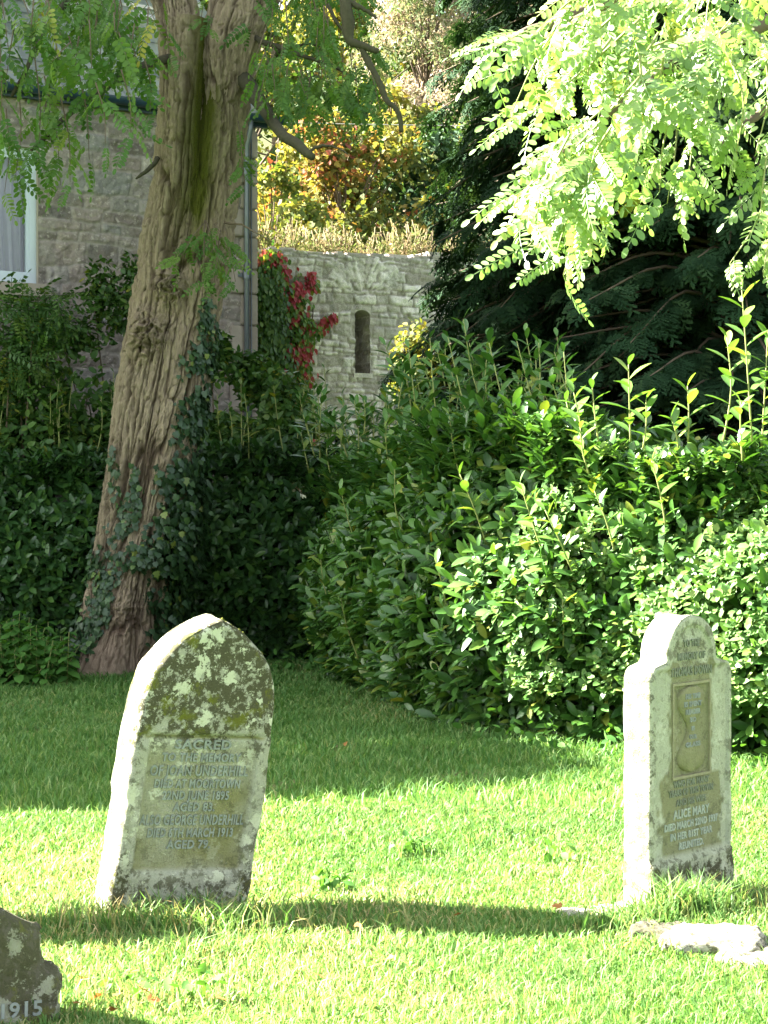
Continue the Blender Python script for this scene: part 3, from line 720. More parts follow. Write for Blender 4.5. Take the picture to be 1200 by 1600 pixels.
def bark_disp(arc, z, seed):
    """ridged, plaited bark relief in metres; arc = distance round the stem"""
    wx = 0.03 * fbm(arc * 2.2 + seed, z * 1.1, seed, 3) + 0.08 * vnoise(arc * 0.8, z * 0.4, seed + 2)
    a = arc + wx + 0.06 * np.sin(z * 0.7 + seed)
    a = a + .012 * fbm(a * 20, z * 9, seed + 4, 3)
    n1 = vnoise(a * 13, z * 1.25 + seed, 1.7 + seed); n2 = vnoise(a * 29 + 3, z * 3.1, 4.1 + seed); n3 = vnoise(a * 62, z * 8.5, 2.2 + seed)
    f1 = np.exp(-(n1 / 0.13) ** 2); f2 = np.exp(-(n2 / 0.16) ** 2); f3 = np.exp(-(n3 / 0.2) ** 2)
    d = 0.028 - 0.042 * f1 - 0.026 * f2 - 0.014 * f3 + 0.018 * np.abs(n1) + 0.020 * fbm(a * 50, z * 16, seed, 4)
    return d, np.clip(f1 * 1.2 + f2 * 0.8 + f3 * .4 - .2, 0, 1)

def robinia():
    root = empty('robinia_tree', 'tall leaning false acacia with deeply furrowed bark and hanging branches', 'tree', (tpx(180), TD, 0))
    org = np.array([tpx(180), TD, 0.0])
    rows = np.array(TRUNK, float)[::-1]
    zc = tz(rows[:, 0]); xl, xr = tpx(rows[:, 1]), tpx(rows[:, 2])
    o = np.argsort(zc); zc, xl, xr = zc[o], xl[o], xr[o]
    nz_, nph = 1100, 420
    z = np.linspace(zc[0], zc[-1], nz_); L = np.interp(z, zc, xl); R = np.interp(z, zc, xr)
    k = np.ones(41) / 41; pad = lambda a: np.convolve(np.pad(a, 20, mode='edge'), k, 'valid')
    L, R = pad(L), pad(R)
    cx, a = (L + R) / 2, (R - L) / 2
    ph = np.arange(nph) / nph * 2 * pi                       # 0 = right, -pi/2 = camera side
    PH, Zg = np.meshgrid(ph, z); A = a[:, None]; 
    r = A * (1 + 0.05 * np.cos(3 * PH + Zg * 1.1) + 0.035 * np.cos(5 * PH - Zg * 0.7 + 1))
    # cleft between the two fused stems on the side towards us
    g = 0.44 * sstep(2.6, 4.6, Zg) + 0.42 * sstep(4.5, 5.5, Zg)
    p0 = -pi / 2 + 0.10
    dphi = (PH - p0 + pi) % (2 * pi) - pi
    r = r * (1 - g * np.exp(-(dphi / 0.36) ** 2))
    arc = PH * 0.42
    arcs = 0.42 * np.sin(PH) * 1.3, 0.42 * np.cos(PH) * 1.3
    # seam-free relief: blend two charts
    (d1, i1), (d2, i2) = bark_disp(arc, Zg, 2.0), bark_disp(((PH + pi) % (2 * pi)) * 0.42, Zg, 2.0)
    wgt = sstep(0.35, 0.9, np.abs(((PH + pi) % (2 * pi)) - pi)) ; wgt = np.where(np.abs(PH - pi) > pi - 0.9, 1 - sstep(0.35, 0.9, pi - np.abs(PH - pi)), 0.0)
    d = d1 * (1 - wgt) + d2 * wgt; inner = i1 * (1 - wgt) + i2 * wgt
    foot = sstep(0.75, 0.25, Zg)
    d = d * (1 - 0.35 * foot) + foot * 0.05 * fbm(arc * 9 + 0.8 * fbm(arc * 4, Zg * 4, 2, 2), Zg * 7, 5, 4)
    r = r + d
    # buttress roots
    r = r + A * 0.55 * sstep(0.45, -0.12, Zg) * np.clip(np.cos(4 * PH + 0.6) * 0.5 + 0.35, 0, 1)
    # burls
    X = cx[:, None] + r * np.cos(PH); Y = r * np.sin(PH) * 0.92
    moss = np.exp(-(dphi / 0.40) ** 2) * sstep(3.3, 4.3, Zg) * np.clip(0.95 + fbm(arc * 5, Zg * 2.0, 9, 3), 0, 1)
    for (bx, by, br, bh) in ((236, 525, 0.19, 0.19), (273, 455, 0.16, 0.17), (205, 960, 0.22, 0.07), (290, 400, 0.10, 0.04), (224, 360, 0.10, 0.03)):
        q = np.hypot(X - tpx(bx), (Zg - tz(by)) * 0.9) / br
        m = np.exp(-(q ** 2) * 1.6) * (Y < 0)
        kn = 0.35 * np.sin(q * 17 + 3 * fbm(X * 9, Zg * 9, 3, 2)) * 0.25 + 1.0 * fbm(X * 26, Zg * 26, 7, 4)
        Y = Y - m * bh * (1 + 0.9 * kn); X = X + m * bh * 0.3 * fbm(X * 20, Zg * 20, 1, 3)
    V = np.stack([X, Y + TD, Zg], -1) - org
    i = np.arange(nz_ * nph).reshape(nz_, nph); j = np.roll(i, -1, 1)
    q = np.stack([i[:-1], j[:-1], j[1:], i[1:]], -1).reshape(-1, 4)
    li, lt = [q.ravel()], [np.full(len(q), 4)]
    Vs, MS, FT = [V.reshape(-1, 3)], [moss.ravel()], [foot.ravel()]; IN = [inner.ravel()]
    nv = nz_ * nph
    # the two stems going on up out of the fork
    def stem(pts, rad, seed, n=420, m=150):
        nonlocal nv
        p = spline(pts, n); rr = np.interp(np.linspace(0, 1, n), np.linspace(0, 1, len(rad)), rad)
        s = np.concatenate([[0], np.cumsum(np.linalg.norm(np.diff(p, axis=0), axis=1))])
        t = unit(np.gradient(p, axis=0)); ax = unit(np.cross(np.array([0, 1.0, 0]), t)); ay = np.cross(t, ax)
        f = np.arange(m) / m * 2 * pi; FF, S = np.meshgrid(f, s)
        (b1, j1), (b2, j2) = bark_disp(FF * 0.25, S + p[0, 2], seed), bark_disp(((FF + pi) % (2 * pi)) * 0.25, S + p[0, 2], seed)
        w = np.where(np.abs(FF - pi) > pi - 0.9, 1 - sstep(0.35, 0.9, pi - np.abs(FF - pi)), 0.0)
        rad_ = rr[:, None] * (1 + 0.06 * np.cos(3 * FF + S * 1.5)) + (b1 * (1 - w) + b2 * w) * 0.8
        P = p[:, None] + rad_[..., None] * (np.cos(FF)[..., None] * ax[:, None] + np.sin(FF)[..., None] * ay[:, None])
        i = np.arange(n * m).reshape(n, m) + nv; j = np.roll(i, -1, 1)
        q = np.stack([i[:-1], j[:-1], j[1:], i[1:]], -1).reshape(-1, 4)
        Vs.append((P - org).reshape(-1, 3)); li.append(q.ravel()); lt.append(np.full(len(q), 4))
        IN.append((j1 * (1 - w) + j2 * w).ravel()); MS.append(np.zeros(n * m)); FT.append(np.zeros(n * m)); nv += n * m
    def tp(px, py, dy=0.0): return np.array([tpx(px), TD + dy, tz(py)])
    stem([tp(284, 230, -.06), tp(285, 150, -.08), tp(284, 70, -.08), tp(272, 0, -.05), tp(240, -110, 0), tp(200, -260, .2), tp(150, -460, .5)], [0.15, 0.165, 0.165, 0.17, 0.17, 0.15, 0.12], 6.0)
    stem([tp(352, 220, -.04), tp(354, 140, -.06), tp(362, 70, -.06), tp(386, 0, -.05), tp(440, -110, 0), tp(520, -260, -.2), tp(600, -470, -.3)], [0.12, 0.17, 0.235, 0.255, 0.24, 0.2, 0.16], 9.0)
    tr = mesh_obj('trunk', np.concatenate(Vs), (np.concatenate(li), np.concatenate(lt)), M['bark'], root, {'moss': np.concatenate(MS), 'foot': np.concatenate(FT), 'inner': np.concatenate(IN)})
    grid = V + org
    nrm = np.stack([np.cos(PH), np.sin(PH), 0 * PH], -1)
    return root, org, grid, nrm

ROB, ORG, TGRID, TNRM = robinia()

# branches and leaves of the robinia -----------------------------------------------------------
def branch_part(parent, org, pts, r0, r1, mat, n=26, sides=8, name='branch', wob=0.03):
    p = spline(pts, n)
    w = np.stack([fbm(np.arange(n) * 0.35 + 3.1 * len(pts), 0.5, k * 7.0 + pts[0][0], 3) for k in range(3)], -1) * wob
    w[0] = 0
    mb = MB(); mb.tube(p + w - org, np.linspace(r0, r1, n) * (1 + 0.18 * np.array([vnoise(k * 0.9, 2.0, pts[0][0]) for k in range(n)])), sides)
    return mb.build(name, mat, parent), p + w

def hang_leaves(mb, tw, pts, dens, size, tpls, spread=0.12, droop=0.45, t0=0.1, face=None):
    """compound leaves alternating along a drooping twig"""
    p = np.asarray(pts); s = np.concatenate([[0], np.cumsum(np.linalg.norm(np.diff(p, axis=0), axis=1))])
    n = max(2, int(s[-1] * dens)); q = np.sort(rng.uniform(t0 * s[-1], s[-1], n)); q[-1] = s[-1]
    P = np.stack([np.interp(q, s, p[:, k]) for k in range(3)], -1)
    tg = unit(np.stack([np.interp(q, s, np.gradient(p[:, k])) for k in range(3)], -1))
    rd = rand_unit(n); rd[:, 2] *= 0.4
    d = unit(tg * 0.35 + rd * 1.0 + np.array([0, 0, -droop]))
    if face is not None: nh = unit(np.asarray(face) + rand_unit(n) * 0.55)
    else: nh = unit(np.array([0, -0.5, 0.8]) + rand_unit(n) * 0.7)
    R = frames(d, nh); S = size * rng.uniform(0.7, 1.2, n)
    k = rng.integers(0, len(tpls), n); rn = np.clip(rng.random(n) * 0.97 + rng.normal(0, .04, n), 0, 1)
    for i, t in enumerate(tpls):
        m = k == i
        mb.inst(t, R[m], P[m], S[m], rn[m])

def robinia_foliage():
    def rp(px, py, d): return at(px, py, d)
    # hanging mass left of the trunk
    mb = MB(); tw = MB()
    limbs = [([rp(268, 92, 16.8), rp(205, 115, 16.3), rp(150, 150, 15.8), rp(95, 190, 15.2), rp(50, 235, 14.8)], 0.05, 0.012),
             ([rp(250, -60, 16.5), rp(180, -40, 16), rp(110, 0, 15.4), rp(60, 70, 14.8), rp(20, 150, 14.5)], 0.05, 0.012),
             ([rp(240, -120, 16.2), rp(140, -110, 15.4), rp(60, -70, 15), rp(0, 0, 14.6), rp(-30, 110, 14.4)], 0.05, 0.012)]
    for pts, a, b in limbs: branch_part(ROB, ORG, pts, a, b, M['dark_twig'])
    tws = []
    for k in range(46):
        x0 = rng.uniform(-60, 235); y0 = rng.uniform(-60, 100); d = rng.uniform(14.2, 16.2)
        ln = rng.uniform(50, 140) * (1.0 if x0 < 110 else 0.6); dx = rng.uniform(-30, 35)
        tws.append([rp(x0, y0, d), rp(x0 + dx * .5, y0 + ln * .45, d - .1), rp(x0 + dx, y0 + ln, d - .15)])
    for k in range(26):
        x0 = rng.uniform(60, 262); y0 = rng.uniform(-60, 60); d = rng.uniform(14.6, 16.4); ln = rng.uniform(30, 75); tws.append([rp(x0, y0, d), rp(x0 + 4, y0 + ln * .5, d), rp(x0 + rng.uniform(-20, 20), y0 + ln, d)])
    for (x, y, x2, y2) in ((70, 120, 95, 290), (95, 150, 110, 285), (30, 140, 25, 275), (120, 100, 140, 250), (10, 170, 8, 300), (55, 90, 60, 245), (150, 130, 165, 225), (190, 110, 205, 210), (225, 90, 235, 175), (0, 60, -5, 250)):
        d = rng.uniform(14.2, 15.6); tws.append([rp(x, y, d), rp((x + x2) / 2 + 6, (y + y2) / 2, d), rp(x2, y2, d)])
    for t in tws:
        p = spline(t, 10); tw.tube(p - ORG, np.linspace(0.006, 0.0025, 10), 4); hang_leaves(mb, tw, p - ORG, 10.5, 0.29, T_COMP)
    # foliage right of the trunk, deeper
    bl = [([rp(335, 92, 17.15), rp(366, 112, 17.0), rp(394, 140, 16.6), rp(416, 176, 15.7), rp(440, 210, 15.2), rp(466, 227, 15.0), rp(488, 248, 14.9)], 0.085, 0.032),
          ([rp(480, 240, 14.95), rp(510, 228, 14.95), rp(545, 240, 14.9)], 0.016, 0.005),
          ([rp(400, 60, 16.8), rp(450, 80, 16.4), rp(500, 95, 16.2), rp(560, 130, 16)], 0.03, 0.008),
          ([rp(395, 140, 16.9), rp(425, 92, 16.6), rp(470, 70, 16.4), rp(520, 80, 16.2)], 0.026, 0.008),
          ([rp(530, -60, 15.1), rp(542, 10, 15.0), rp(545, 62, 15.0), rp(570, 75, 15.0), rp(592, 80, 15.0)], 0.06, 0.022),
          ([rp(540, 2, 15.0), rp(566, 16, 15), rp(588, 30, 15)], 0.028, 0.012),
          ([rp(564, 72, 15), rp(588, 118, 15), rp(604, 158, 15), rp(622, 178, 15), rp(627, 206, 15)], 0.028, 0.018),
          ([rp(420, 100, 16.7), rp(418, 140, 16.6), rp(420, 172, 16.6)], 0.016, 0.006),
          ([rp(470, -70, 16.6), rp(500, -20, 16.2), rp(530, 40, 15.9), rp(560, 80, 15.8)], 0.03, 0.006)]
    for pts, a, b in bl: branch_part(ROB, ORG, pts, a, b, M['dark_twig'], 18)
    m2 = MB()
    for k in range(58):
        x0 = rng.uniform(400, 585); y0 = rng.uniform(-70, 120); d = rng.uniform(15.2, 16.9)
        ln = rng.uniform(35, 95) * (0.75 if x0 < 450 else 1); dx = rng.uniform(-18, 22)
        p = spline([rp(x0, y0, d), rp(x0 + dx * .5, y0 + ln * .5, d), rp(x0 + dx, y0 + ln, d)], 8)
        tw.tube(p - ORG, np.linspace(0.006, 0.0025, 8), 4); hang_leaves(m2, tw, p - ORG, 13, 0.23, T_COMP)
    for (x, y) in ((455, 150), (470, 130), (530, 150), (545, 140), (560, 120), (505, 150), (575, 60), (590, 95)):
        p = spline([rp(x, y - 40, 16), rp(x + 3, y, 16), rp(x + 8, y + 38, 16)], 6); hang_leaves(m2, tw, p - ORG, 16, 0.25, T_COMP)
    # sprays sprouting from the trunk
    m3 = MB()
    for (x, y, x2, y2, c) in ((318, 350, 285, 400, 6), (322, 345, 345, 425, 7), (335, 350, 360, 400, 6), (345, 360, 335, 440, 6), (300, 380, 275, 410, 4), (350, 350, 368, 440, 6), (320, 345, 318, 440, 4),
                              (372, 190, 380, 260, 5), (375, 230, 383, 290, 5), (322, -10, 315, 30, 3), (330, -10, 330, 45, 3)):
        p = spline([rp(x, y, 16.5), rp((x + x2) / 2, (y + y2) / 2 - 6, 16.35), rp(x2, y2, 16.25)], 6)
        tw.tube(p - ORG, np.linspace(0.006, 0.003, 6), 4); hang_leaves(m3, tw, p - ORG, c / 0.45, 0.2, T_COMP, face=(0, -.8, .4))
    # the crown overhead
    mc = MB()
    n = 11500
    u = rand_unit(n) * (rng.random(n) ** 0.45)[:, None]
    P = np.array([-1.3, 19.0, 10.9]) + u * np.array([4.9, 4.9, 4.0])
    keep = (fbm(P[:, 0] * 0.6, P[:, 1] * 0.6, P[:, 2] * 0.6, 3) > -0.16) & (CAM_H + 0.262 * P[:, 1] < P[:, 2] - 0.2)
    P = P[keep]; n = len(P)
    R = frames(unit(rand_unit(n) + np.array([0, 0, -.4])), unit(rand_unit(n) * .7 + np.array([0, 0, 1.0])))
    k = rng.integers(0, 2, n)
    for i in range(2): mc.inst(T_COMPC[i], R[k == i], P[k == i] - ORG, rng.uniform(.26, .42, (k == i).sum()))
    for kk in range(26):
        a = np.array([-2.2, 17.1, 7.4]) if kk % 2 else np.array([-0.4, 16.9, 8.0])
        e = np.array([-1.3, 19.0, 10.9]) + rand_unit(1)[0] * np.array([4.2, 4.2, 3.2])
        if e[2] < 8: continue
        pp = spline([a, (a + e) / 2 + rng.normal(0, .3, 3), e], 10); tw.tube(pp - ORG, np.linspace(0.09, 0.015, 10), 6)
    cr = MB()
    for b in (mb, m2, m3, mc):
        for V, L_, T_, R_ in zip(b.V, b.L, b.T, b.R):
            cr.V.append(V); cr.L.append(L_ + cr.n); cr.T.append(T_); cr.R.append(R_)
        cr.n += b.n
    cr.build('crown', M['robinia'], ROB, True)
    tw.build('twigs', M['twig'], ROB)
    # dead snags beside the stem
    branch_part(ROB, ORG, [rp(246, 248, 16.8), rp(236, 260, 16.7), rp(222, 274, 16.6), rp(214, 280, 16.6)], 0.03, 0.008, M['dark_twig'], 10, 6, 'snag')
    branch_part(ROB, ORG, [rp(352, 348, 16.6), rp(375, 351, 16.3), rp(398, 360, 16.2), rp(430, 380, 16.1)], 0.012, 0.003, M['twig'], 12, 5, 'snag')
robinia_foliage()

# sunlit bough of a second robinia, whose stem stands outside the picture on the right ----------------
def near_robinia():
    o = np.array([3.3, 7.6, 0.0])
    root = empty('robinia_tree', 'sunlit bough of pale green pinnate leaves hanging into the top right corner', 'tree', o)
    mb = MB(); mb.tube(spline([o, o + (0.05, 0, 1.6), o + (-.05, -.1, 3.2), o + (-.25, -.2, 5.2), o + (-.2, 0, 7.5)], 40) - o, np.linspace(0.2, 0.1, 40), 18)
    t = mb.build('trunk', M['bark'], root)
    lv = MB(); tw = MB()
    def rp(px, py, d): return at(px, py, d)
    limbs = [([o + (-.1, -.1, 3.4), rp(1500, -160, 7.2), rp(1240, -90, 6.8), rp(1050, -30, 6.6), rp(900, 20, 6.5), rp(800, 60, 6.4)], .06, .008),
             ([o + (-.1, -.1, 3.0), rp(1500, -20, 7.0), rp(1300, 0, 6.7), rp(1120, 70, 6.5), rp(980, 150, 6.3), rp(880, 240, 6.2)], .05, .008),
             ([o + (-.1, -.1, 2.9), rp(1450, 60, 7.1), rp(1280, 110, 6.8), rp(1180, 180, 6.7), rp(1110, 240, 6.6)], .04, .008)]
    for pts, a, b in limbs: branch_part(root, o, pts, a, b, M['twig'], 40)
    T = [[(1210, -60), (1000, 10), (860, 35), (752, 85)], [(900, 0), (840, 90), (800, 175)], [(1050, 90), (930, 180), (860, 260), (815, 300)], [(960, 170), (880, 280), (825, 345)],
         [(940, 220), (875, 330), (825, 385)], [(945, 230), (885, 350), (868, 400)], [(950, 240), (905, 350), (880, 430)], [(980, 170), (930, 250), (912, 340)], [(1090, 120), (1040, 210), (1030, 300)],
         [(1060, 130), (1055, 230), (1042, 318)], [(1110, 140), (1085, 210), (1075, 280)], [(1020, 160), (1000, 230), (985, 290)], [(1215, 160), (1195, 260), (1185, 375)], [(1215, 260), (1180, 350), (1140, 412)], [(1215, 300), (1200, 380), (1192, 430)],
         [(1000, 30), (900, 120), (815, 190)], [(980, -20), (880, 40), (770, 55)], [(1000, 120), (900, 230), (815, 300)], [(890, 210), (850, 290), (835, 350)], [(1120, 50), (1160, 150), (1150, 240)], [(1190, 60), (1200, 150), (1180, 240)],
         [(900, 250), (840, 330), (815, 355)], [(930, 300), (925, 330), (935, 355)]]
    for k in range(34):
        x0 = rng.uniform(880, 1230); y0 = rng.uniform(-60, 110); T.append([(x0, y0), (x0 + rng.uniform(-60, 10), y0 + rng.uniform(30, 60)), (x0 + rng.uniform(-110, 5), y0 + rng.uniform(70, 120))])
    for k in range(10):
        x0 = rng.uniform(860, 960); y0 = rng.uniform(150, 260); T.append([(x0, y0), (x0 - 25, y0 + 40), (x0 - rng.uniform(30, 70), y0 + rng.uniform(70, 110))])
    for pp in T:
        d = rng.uniform(5.9, 7.1); p = spline([rp(x, y, d + rng.uniform(-.08, .08)) for x, y in pp], 12) - o
        t1 = MB(); t1.tube(p, np.linspace(0.005, 0.0016, 12), 5); t1.build('twig', M['stem'], root); hang_leaves(lv, None, p, 25, 0.18, T_COMP, droop=0.32, t0=0.0, face=(-0.45, -0.75, 0.55))
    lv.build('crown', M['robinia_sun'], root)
    st = MB(); st.tube(spline([rp(1012, 300, 6.5), rp(1000, 310, 6.5), rp(985, 322, 6.48), rp(972, 332, 6.46)], 14) - o, np.linspace(.008, .018, 14) * (1 + .2 * np.sin(np.arange(14) * 2.1)), 8)
    st.build('mossy_snag', plain_mat('yellow_moss', (0.25, 0.27, 0.03), 0.9, 0.1, 0.5, 80, 0, 1.0, 200), root)
near_robinia()

# ================================================================= IVY ON THE TRUNK
def ivy_on_trunk():
    pts = TGRID.reshape(-1, 3); nr = TNRM.reshape(-1, 3)
    px = 600 + pts[:, 0] / pts[:, 1] * FPX; py = HOR - (pts[:, 2] - CAM_H) / pts[:, 1] * FPX
    w = np.zeros(len(pts))
    for (cx, cy, sx, sy, k) in ((318, 600, 22, 60, 1), (300, 690, 26, 60, 1), (285, 780, 34, 60, 1.2), (270, 850, 32, 50, 1.6), (262, 920, 24, 55, 2.0), (252, 985, 18, 40, 1.4), (318, 520, 14, 50, .5),
                                (186, 830, 16, 38, .8), (162, 900, 18, 34, 1), (138, 960, 22, 42, 1.4), (120, 1010, 18, 22, 1), (222, 865, 22, 22, .8), (212, 770, 6, 40, .8), (182, 740, 7, 40, .35), (330, 560, 12, 40, .8), (285, 560, 8, 30, .3)):
        w = np.maximum(w, k * np.exp(-(((px - cx) / sx) ** 2 + ((py - cy) / sy) ** 2)))
    w *= (nr[:, 1] < 0.45); w[w < 0.12] = 0
    w *= np.clip(0.7 + 1.4 * fbm(pts[:, 0] * 5, pts[:, 2] * 5, 2, 3), 0.05, 2)
    idx = rng.choice(len(pts), 5600, p=w / w.sum())
    P, N = pts[idx], nr[idx]
    side = sstep(-0.2, 0.6, N[:, 0]) * sstep(2.2, 1.3, P[:, 2])
    off = rng.random(len(P)) * (0.04 + 0.24 * side)
    P = P + N * off[:, None] + rng.normal(0, .015, P.shape)
    n = len(P)
    d = unit(rand_unit(n) * .6 + np.array([0, 0, -1.0]) + N * .3)
    R = frames(d, unit(N + rand_unit(n) * .45))
    root = empty('ivy', 'dark green ivy climbing the foot of the furrowed tree trunk', 'ivy', (ORG[0], TD, 0))
    mb = MB(); mb.inst(T_IVY, R, P - ORG, rng.uniform(.035, .078, n)); mb.build('leaves', M['ivy'], root)
    st = MB()
    for k in range(16):
        j = idx[rng.integers(0, n)]; p0 = pts[j]; L = [p0 + nr[j] * .01]
        zi, pi_ = divmod(j, TGRID.shape[1])
        for s in range(1, 10):
            z2 = max(0, zi - s * 18); p2 = int(pi_ + 5 * sin(s * 1.3 + k)) % TGRID.shape[1]
            L.append(TGRID[z2, p2] + TNRM[z2, p2] * .012)
        st.tube(np.array(L) - ORG, 0.006, 5)
    st.build('stems', M['twig'], root)
ivy_on_trunk()

# ================================================================= LAUREL HEDGES
def whorls(mb, P, N, leaves, L0, L1, tpl, up=0.35, spread=0.85, droop=0.15):
    """at each point a shoot tip: several leaves radiating about an outward axis"""
    n = len(P)
    ax = unit(N + rand_unit(n) * 0.45 + np.array([0, 0, up]))
    t = unit(np.cross(ax, rand_unit(n))); b = np.cross(ax, t)
    a0 = rng.random(n) * 2 * pi
    for k in range(leaves):
        a = a0 + k * 2.4 + rng.normal(0, .3, n)
        rad = np.cos(a)[:, None] * t + np.sin(a)[:, None] * b
        sp = rng.uniform(spread * .6, spread * 1.3, n)[:, None]
        d = unit(ax * (1.1 - 0.08 * k) + rad * sp + np.array([0, 0, -droop]))
        nn = unit(ax * 0.9 - rad * 0.35 + np.array([0, 0, 0.35]) + rand_unit(n) * .25)
        m = rng.random(n) < 0.9
        mb.inst(tpl, frames(d, nn)[m], (P - ax * (0.02 * k))[m], rng.uniform(L0, L1, n)[m])

def shoot(lv, st, base, d, length, nl, size, tpl=T_LAUREL):
    """one upright leafy shoot: bent stem, alternate leaves, a tuft at the tip"""
    d = unit(d); b2 = unit(d + np.array([rng.normal(0, .15), rng.normal(0, .15), .25]))
    p = spline([base, base + d * length * .5, base + d * length * .5 + b2 * length * .5], 9)
    st.tube(p, np.linspace(.0065, .003, 9), 5)
    s = np.linspace(0.12, 1, nl); q = np.stack([np.interp(s, np.linspace(0, 1, 9), p[:, k]) for k in range(3)], -1)
    ax = unit(np.gradient(p, axis=0)); ax = np.stack([np.interp(s, np.linspace(0, 1, 9), ax[:, k]) for k in range(3)], -1)
    t = unit(np.cross(ax, np.array([[.2, .9, .1]]))); b = np.cross(ax, t)
    a = rng.random() * 6 + np.arange(nl) * 2.4
    rad = np.cos(a)[:, None] * t + np.sin(a)[:, None] * b
    lift = np.interp(s, [0, .7, 1], [.45, .7, 1.5])[:, None]
    dd = unit(rad + ax * lift + rand_unit(nl) * .15); nn = unit(ax * 1.0 - rad * .5 + np.array([0, 0, .2]))
    lv.inst(tpl, frames(dd, nn), q, size * np.interp(s, [0, .5, .85, 1], [.9, 1.1, .9, .65]) * rng.uniform(.85, 1.15, nl))

def hedge_points(path, n, height, bulge, jitter, top=1.0, front=1.0, thick=1.5):
    """random points and outward normals over the front and top of a hedge following path"""
    p = spline(path, 200); s = np.concatenate([[0], np.cumsum(np.linalg.norm(np.diff(p, axis=0), axis=1))])
    tg = unit(np.gradient(p, axis=0)); out = np.stack([tg[:, 1], -tg[:, 0], 0 * tg[:, 0]], -1)   # to the right of travel
    u = rng.random(n) * s[-1]; i = np.clip(np.searchsorted(s, u), 0, 199)
    B, O = p[i], out[i]
    h = height(B, u)
    ht = np.broadcast_to(h, (n,)); tot = ht * front + thick * top
    v = rng.random(n) * tot
    isf = v < ht * front
    zf = v / np.maximum(front, 1e-6)
    q = np.clip(zf / ht, 0, 1)
    bf = bulge * (np.sin(np.clip(q * 1.15 + .05, 0, 1) * pi) ** 0.7) + 0.22 * fbm(u * 1.1, zf * 1.1, 7, 3)
    Pf = B + O * bf[:, None] + np.array([0, 0, 1.0]) * zf[:, None]
    w = (v - ht * front) / max(top, 1e-6)
    ztop = ht + 0.14 * fbm(u * 1.3, w * 1.3, 3, 3) - 0.06 * (w / thick)
    Pt = B - O * (w - bulge * .45)[:, None] + np.array([0, 0, 1.0]) * ztop[:, None]
    P = np.where(isf[:, None], Pf, Pt)
    up = np.where(isf, 0.25 + 0.7 * sstep(.75, 1.0, q), 2.2)[:, None]
    N = unit(O * np.where(isf, 1.0, .35)[:, None] + np.array([0, 0, 1.0]) * up)
    P = P - N * (rng.random(n)[:, None] ** 2) * jitter
    P[:, 2] = np.maximum(P[:, 2], 0.03)
    return P, N

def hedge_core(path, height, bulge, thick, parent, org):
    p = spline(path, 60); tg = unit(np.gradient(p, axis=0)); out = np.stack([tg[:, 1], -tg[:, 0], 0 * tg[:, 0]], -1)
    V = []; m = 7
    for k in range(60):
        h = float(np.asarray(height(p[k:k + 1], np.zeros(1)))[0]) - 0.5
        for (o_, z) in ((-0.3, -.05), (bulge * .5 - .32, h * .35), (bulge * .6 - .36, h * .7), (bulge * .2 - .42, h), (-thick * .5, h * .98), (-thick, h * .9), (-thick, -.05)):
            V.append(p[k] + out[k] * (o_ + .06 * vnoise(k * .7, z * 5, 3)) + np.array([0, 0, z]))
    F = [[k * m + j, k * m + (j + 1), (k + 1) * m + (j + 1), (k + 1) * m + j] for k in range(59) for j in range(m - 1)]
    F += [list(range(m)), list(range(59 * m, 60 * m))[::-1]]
    mesh_obj('dark_filler', np.array(V) - org, F, M['core'], parent)  # solid dark filler, blocks see-through and stands for inner shade

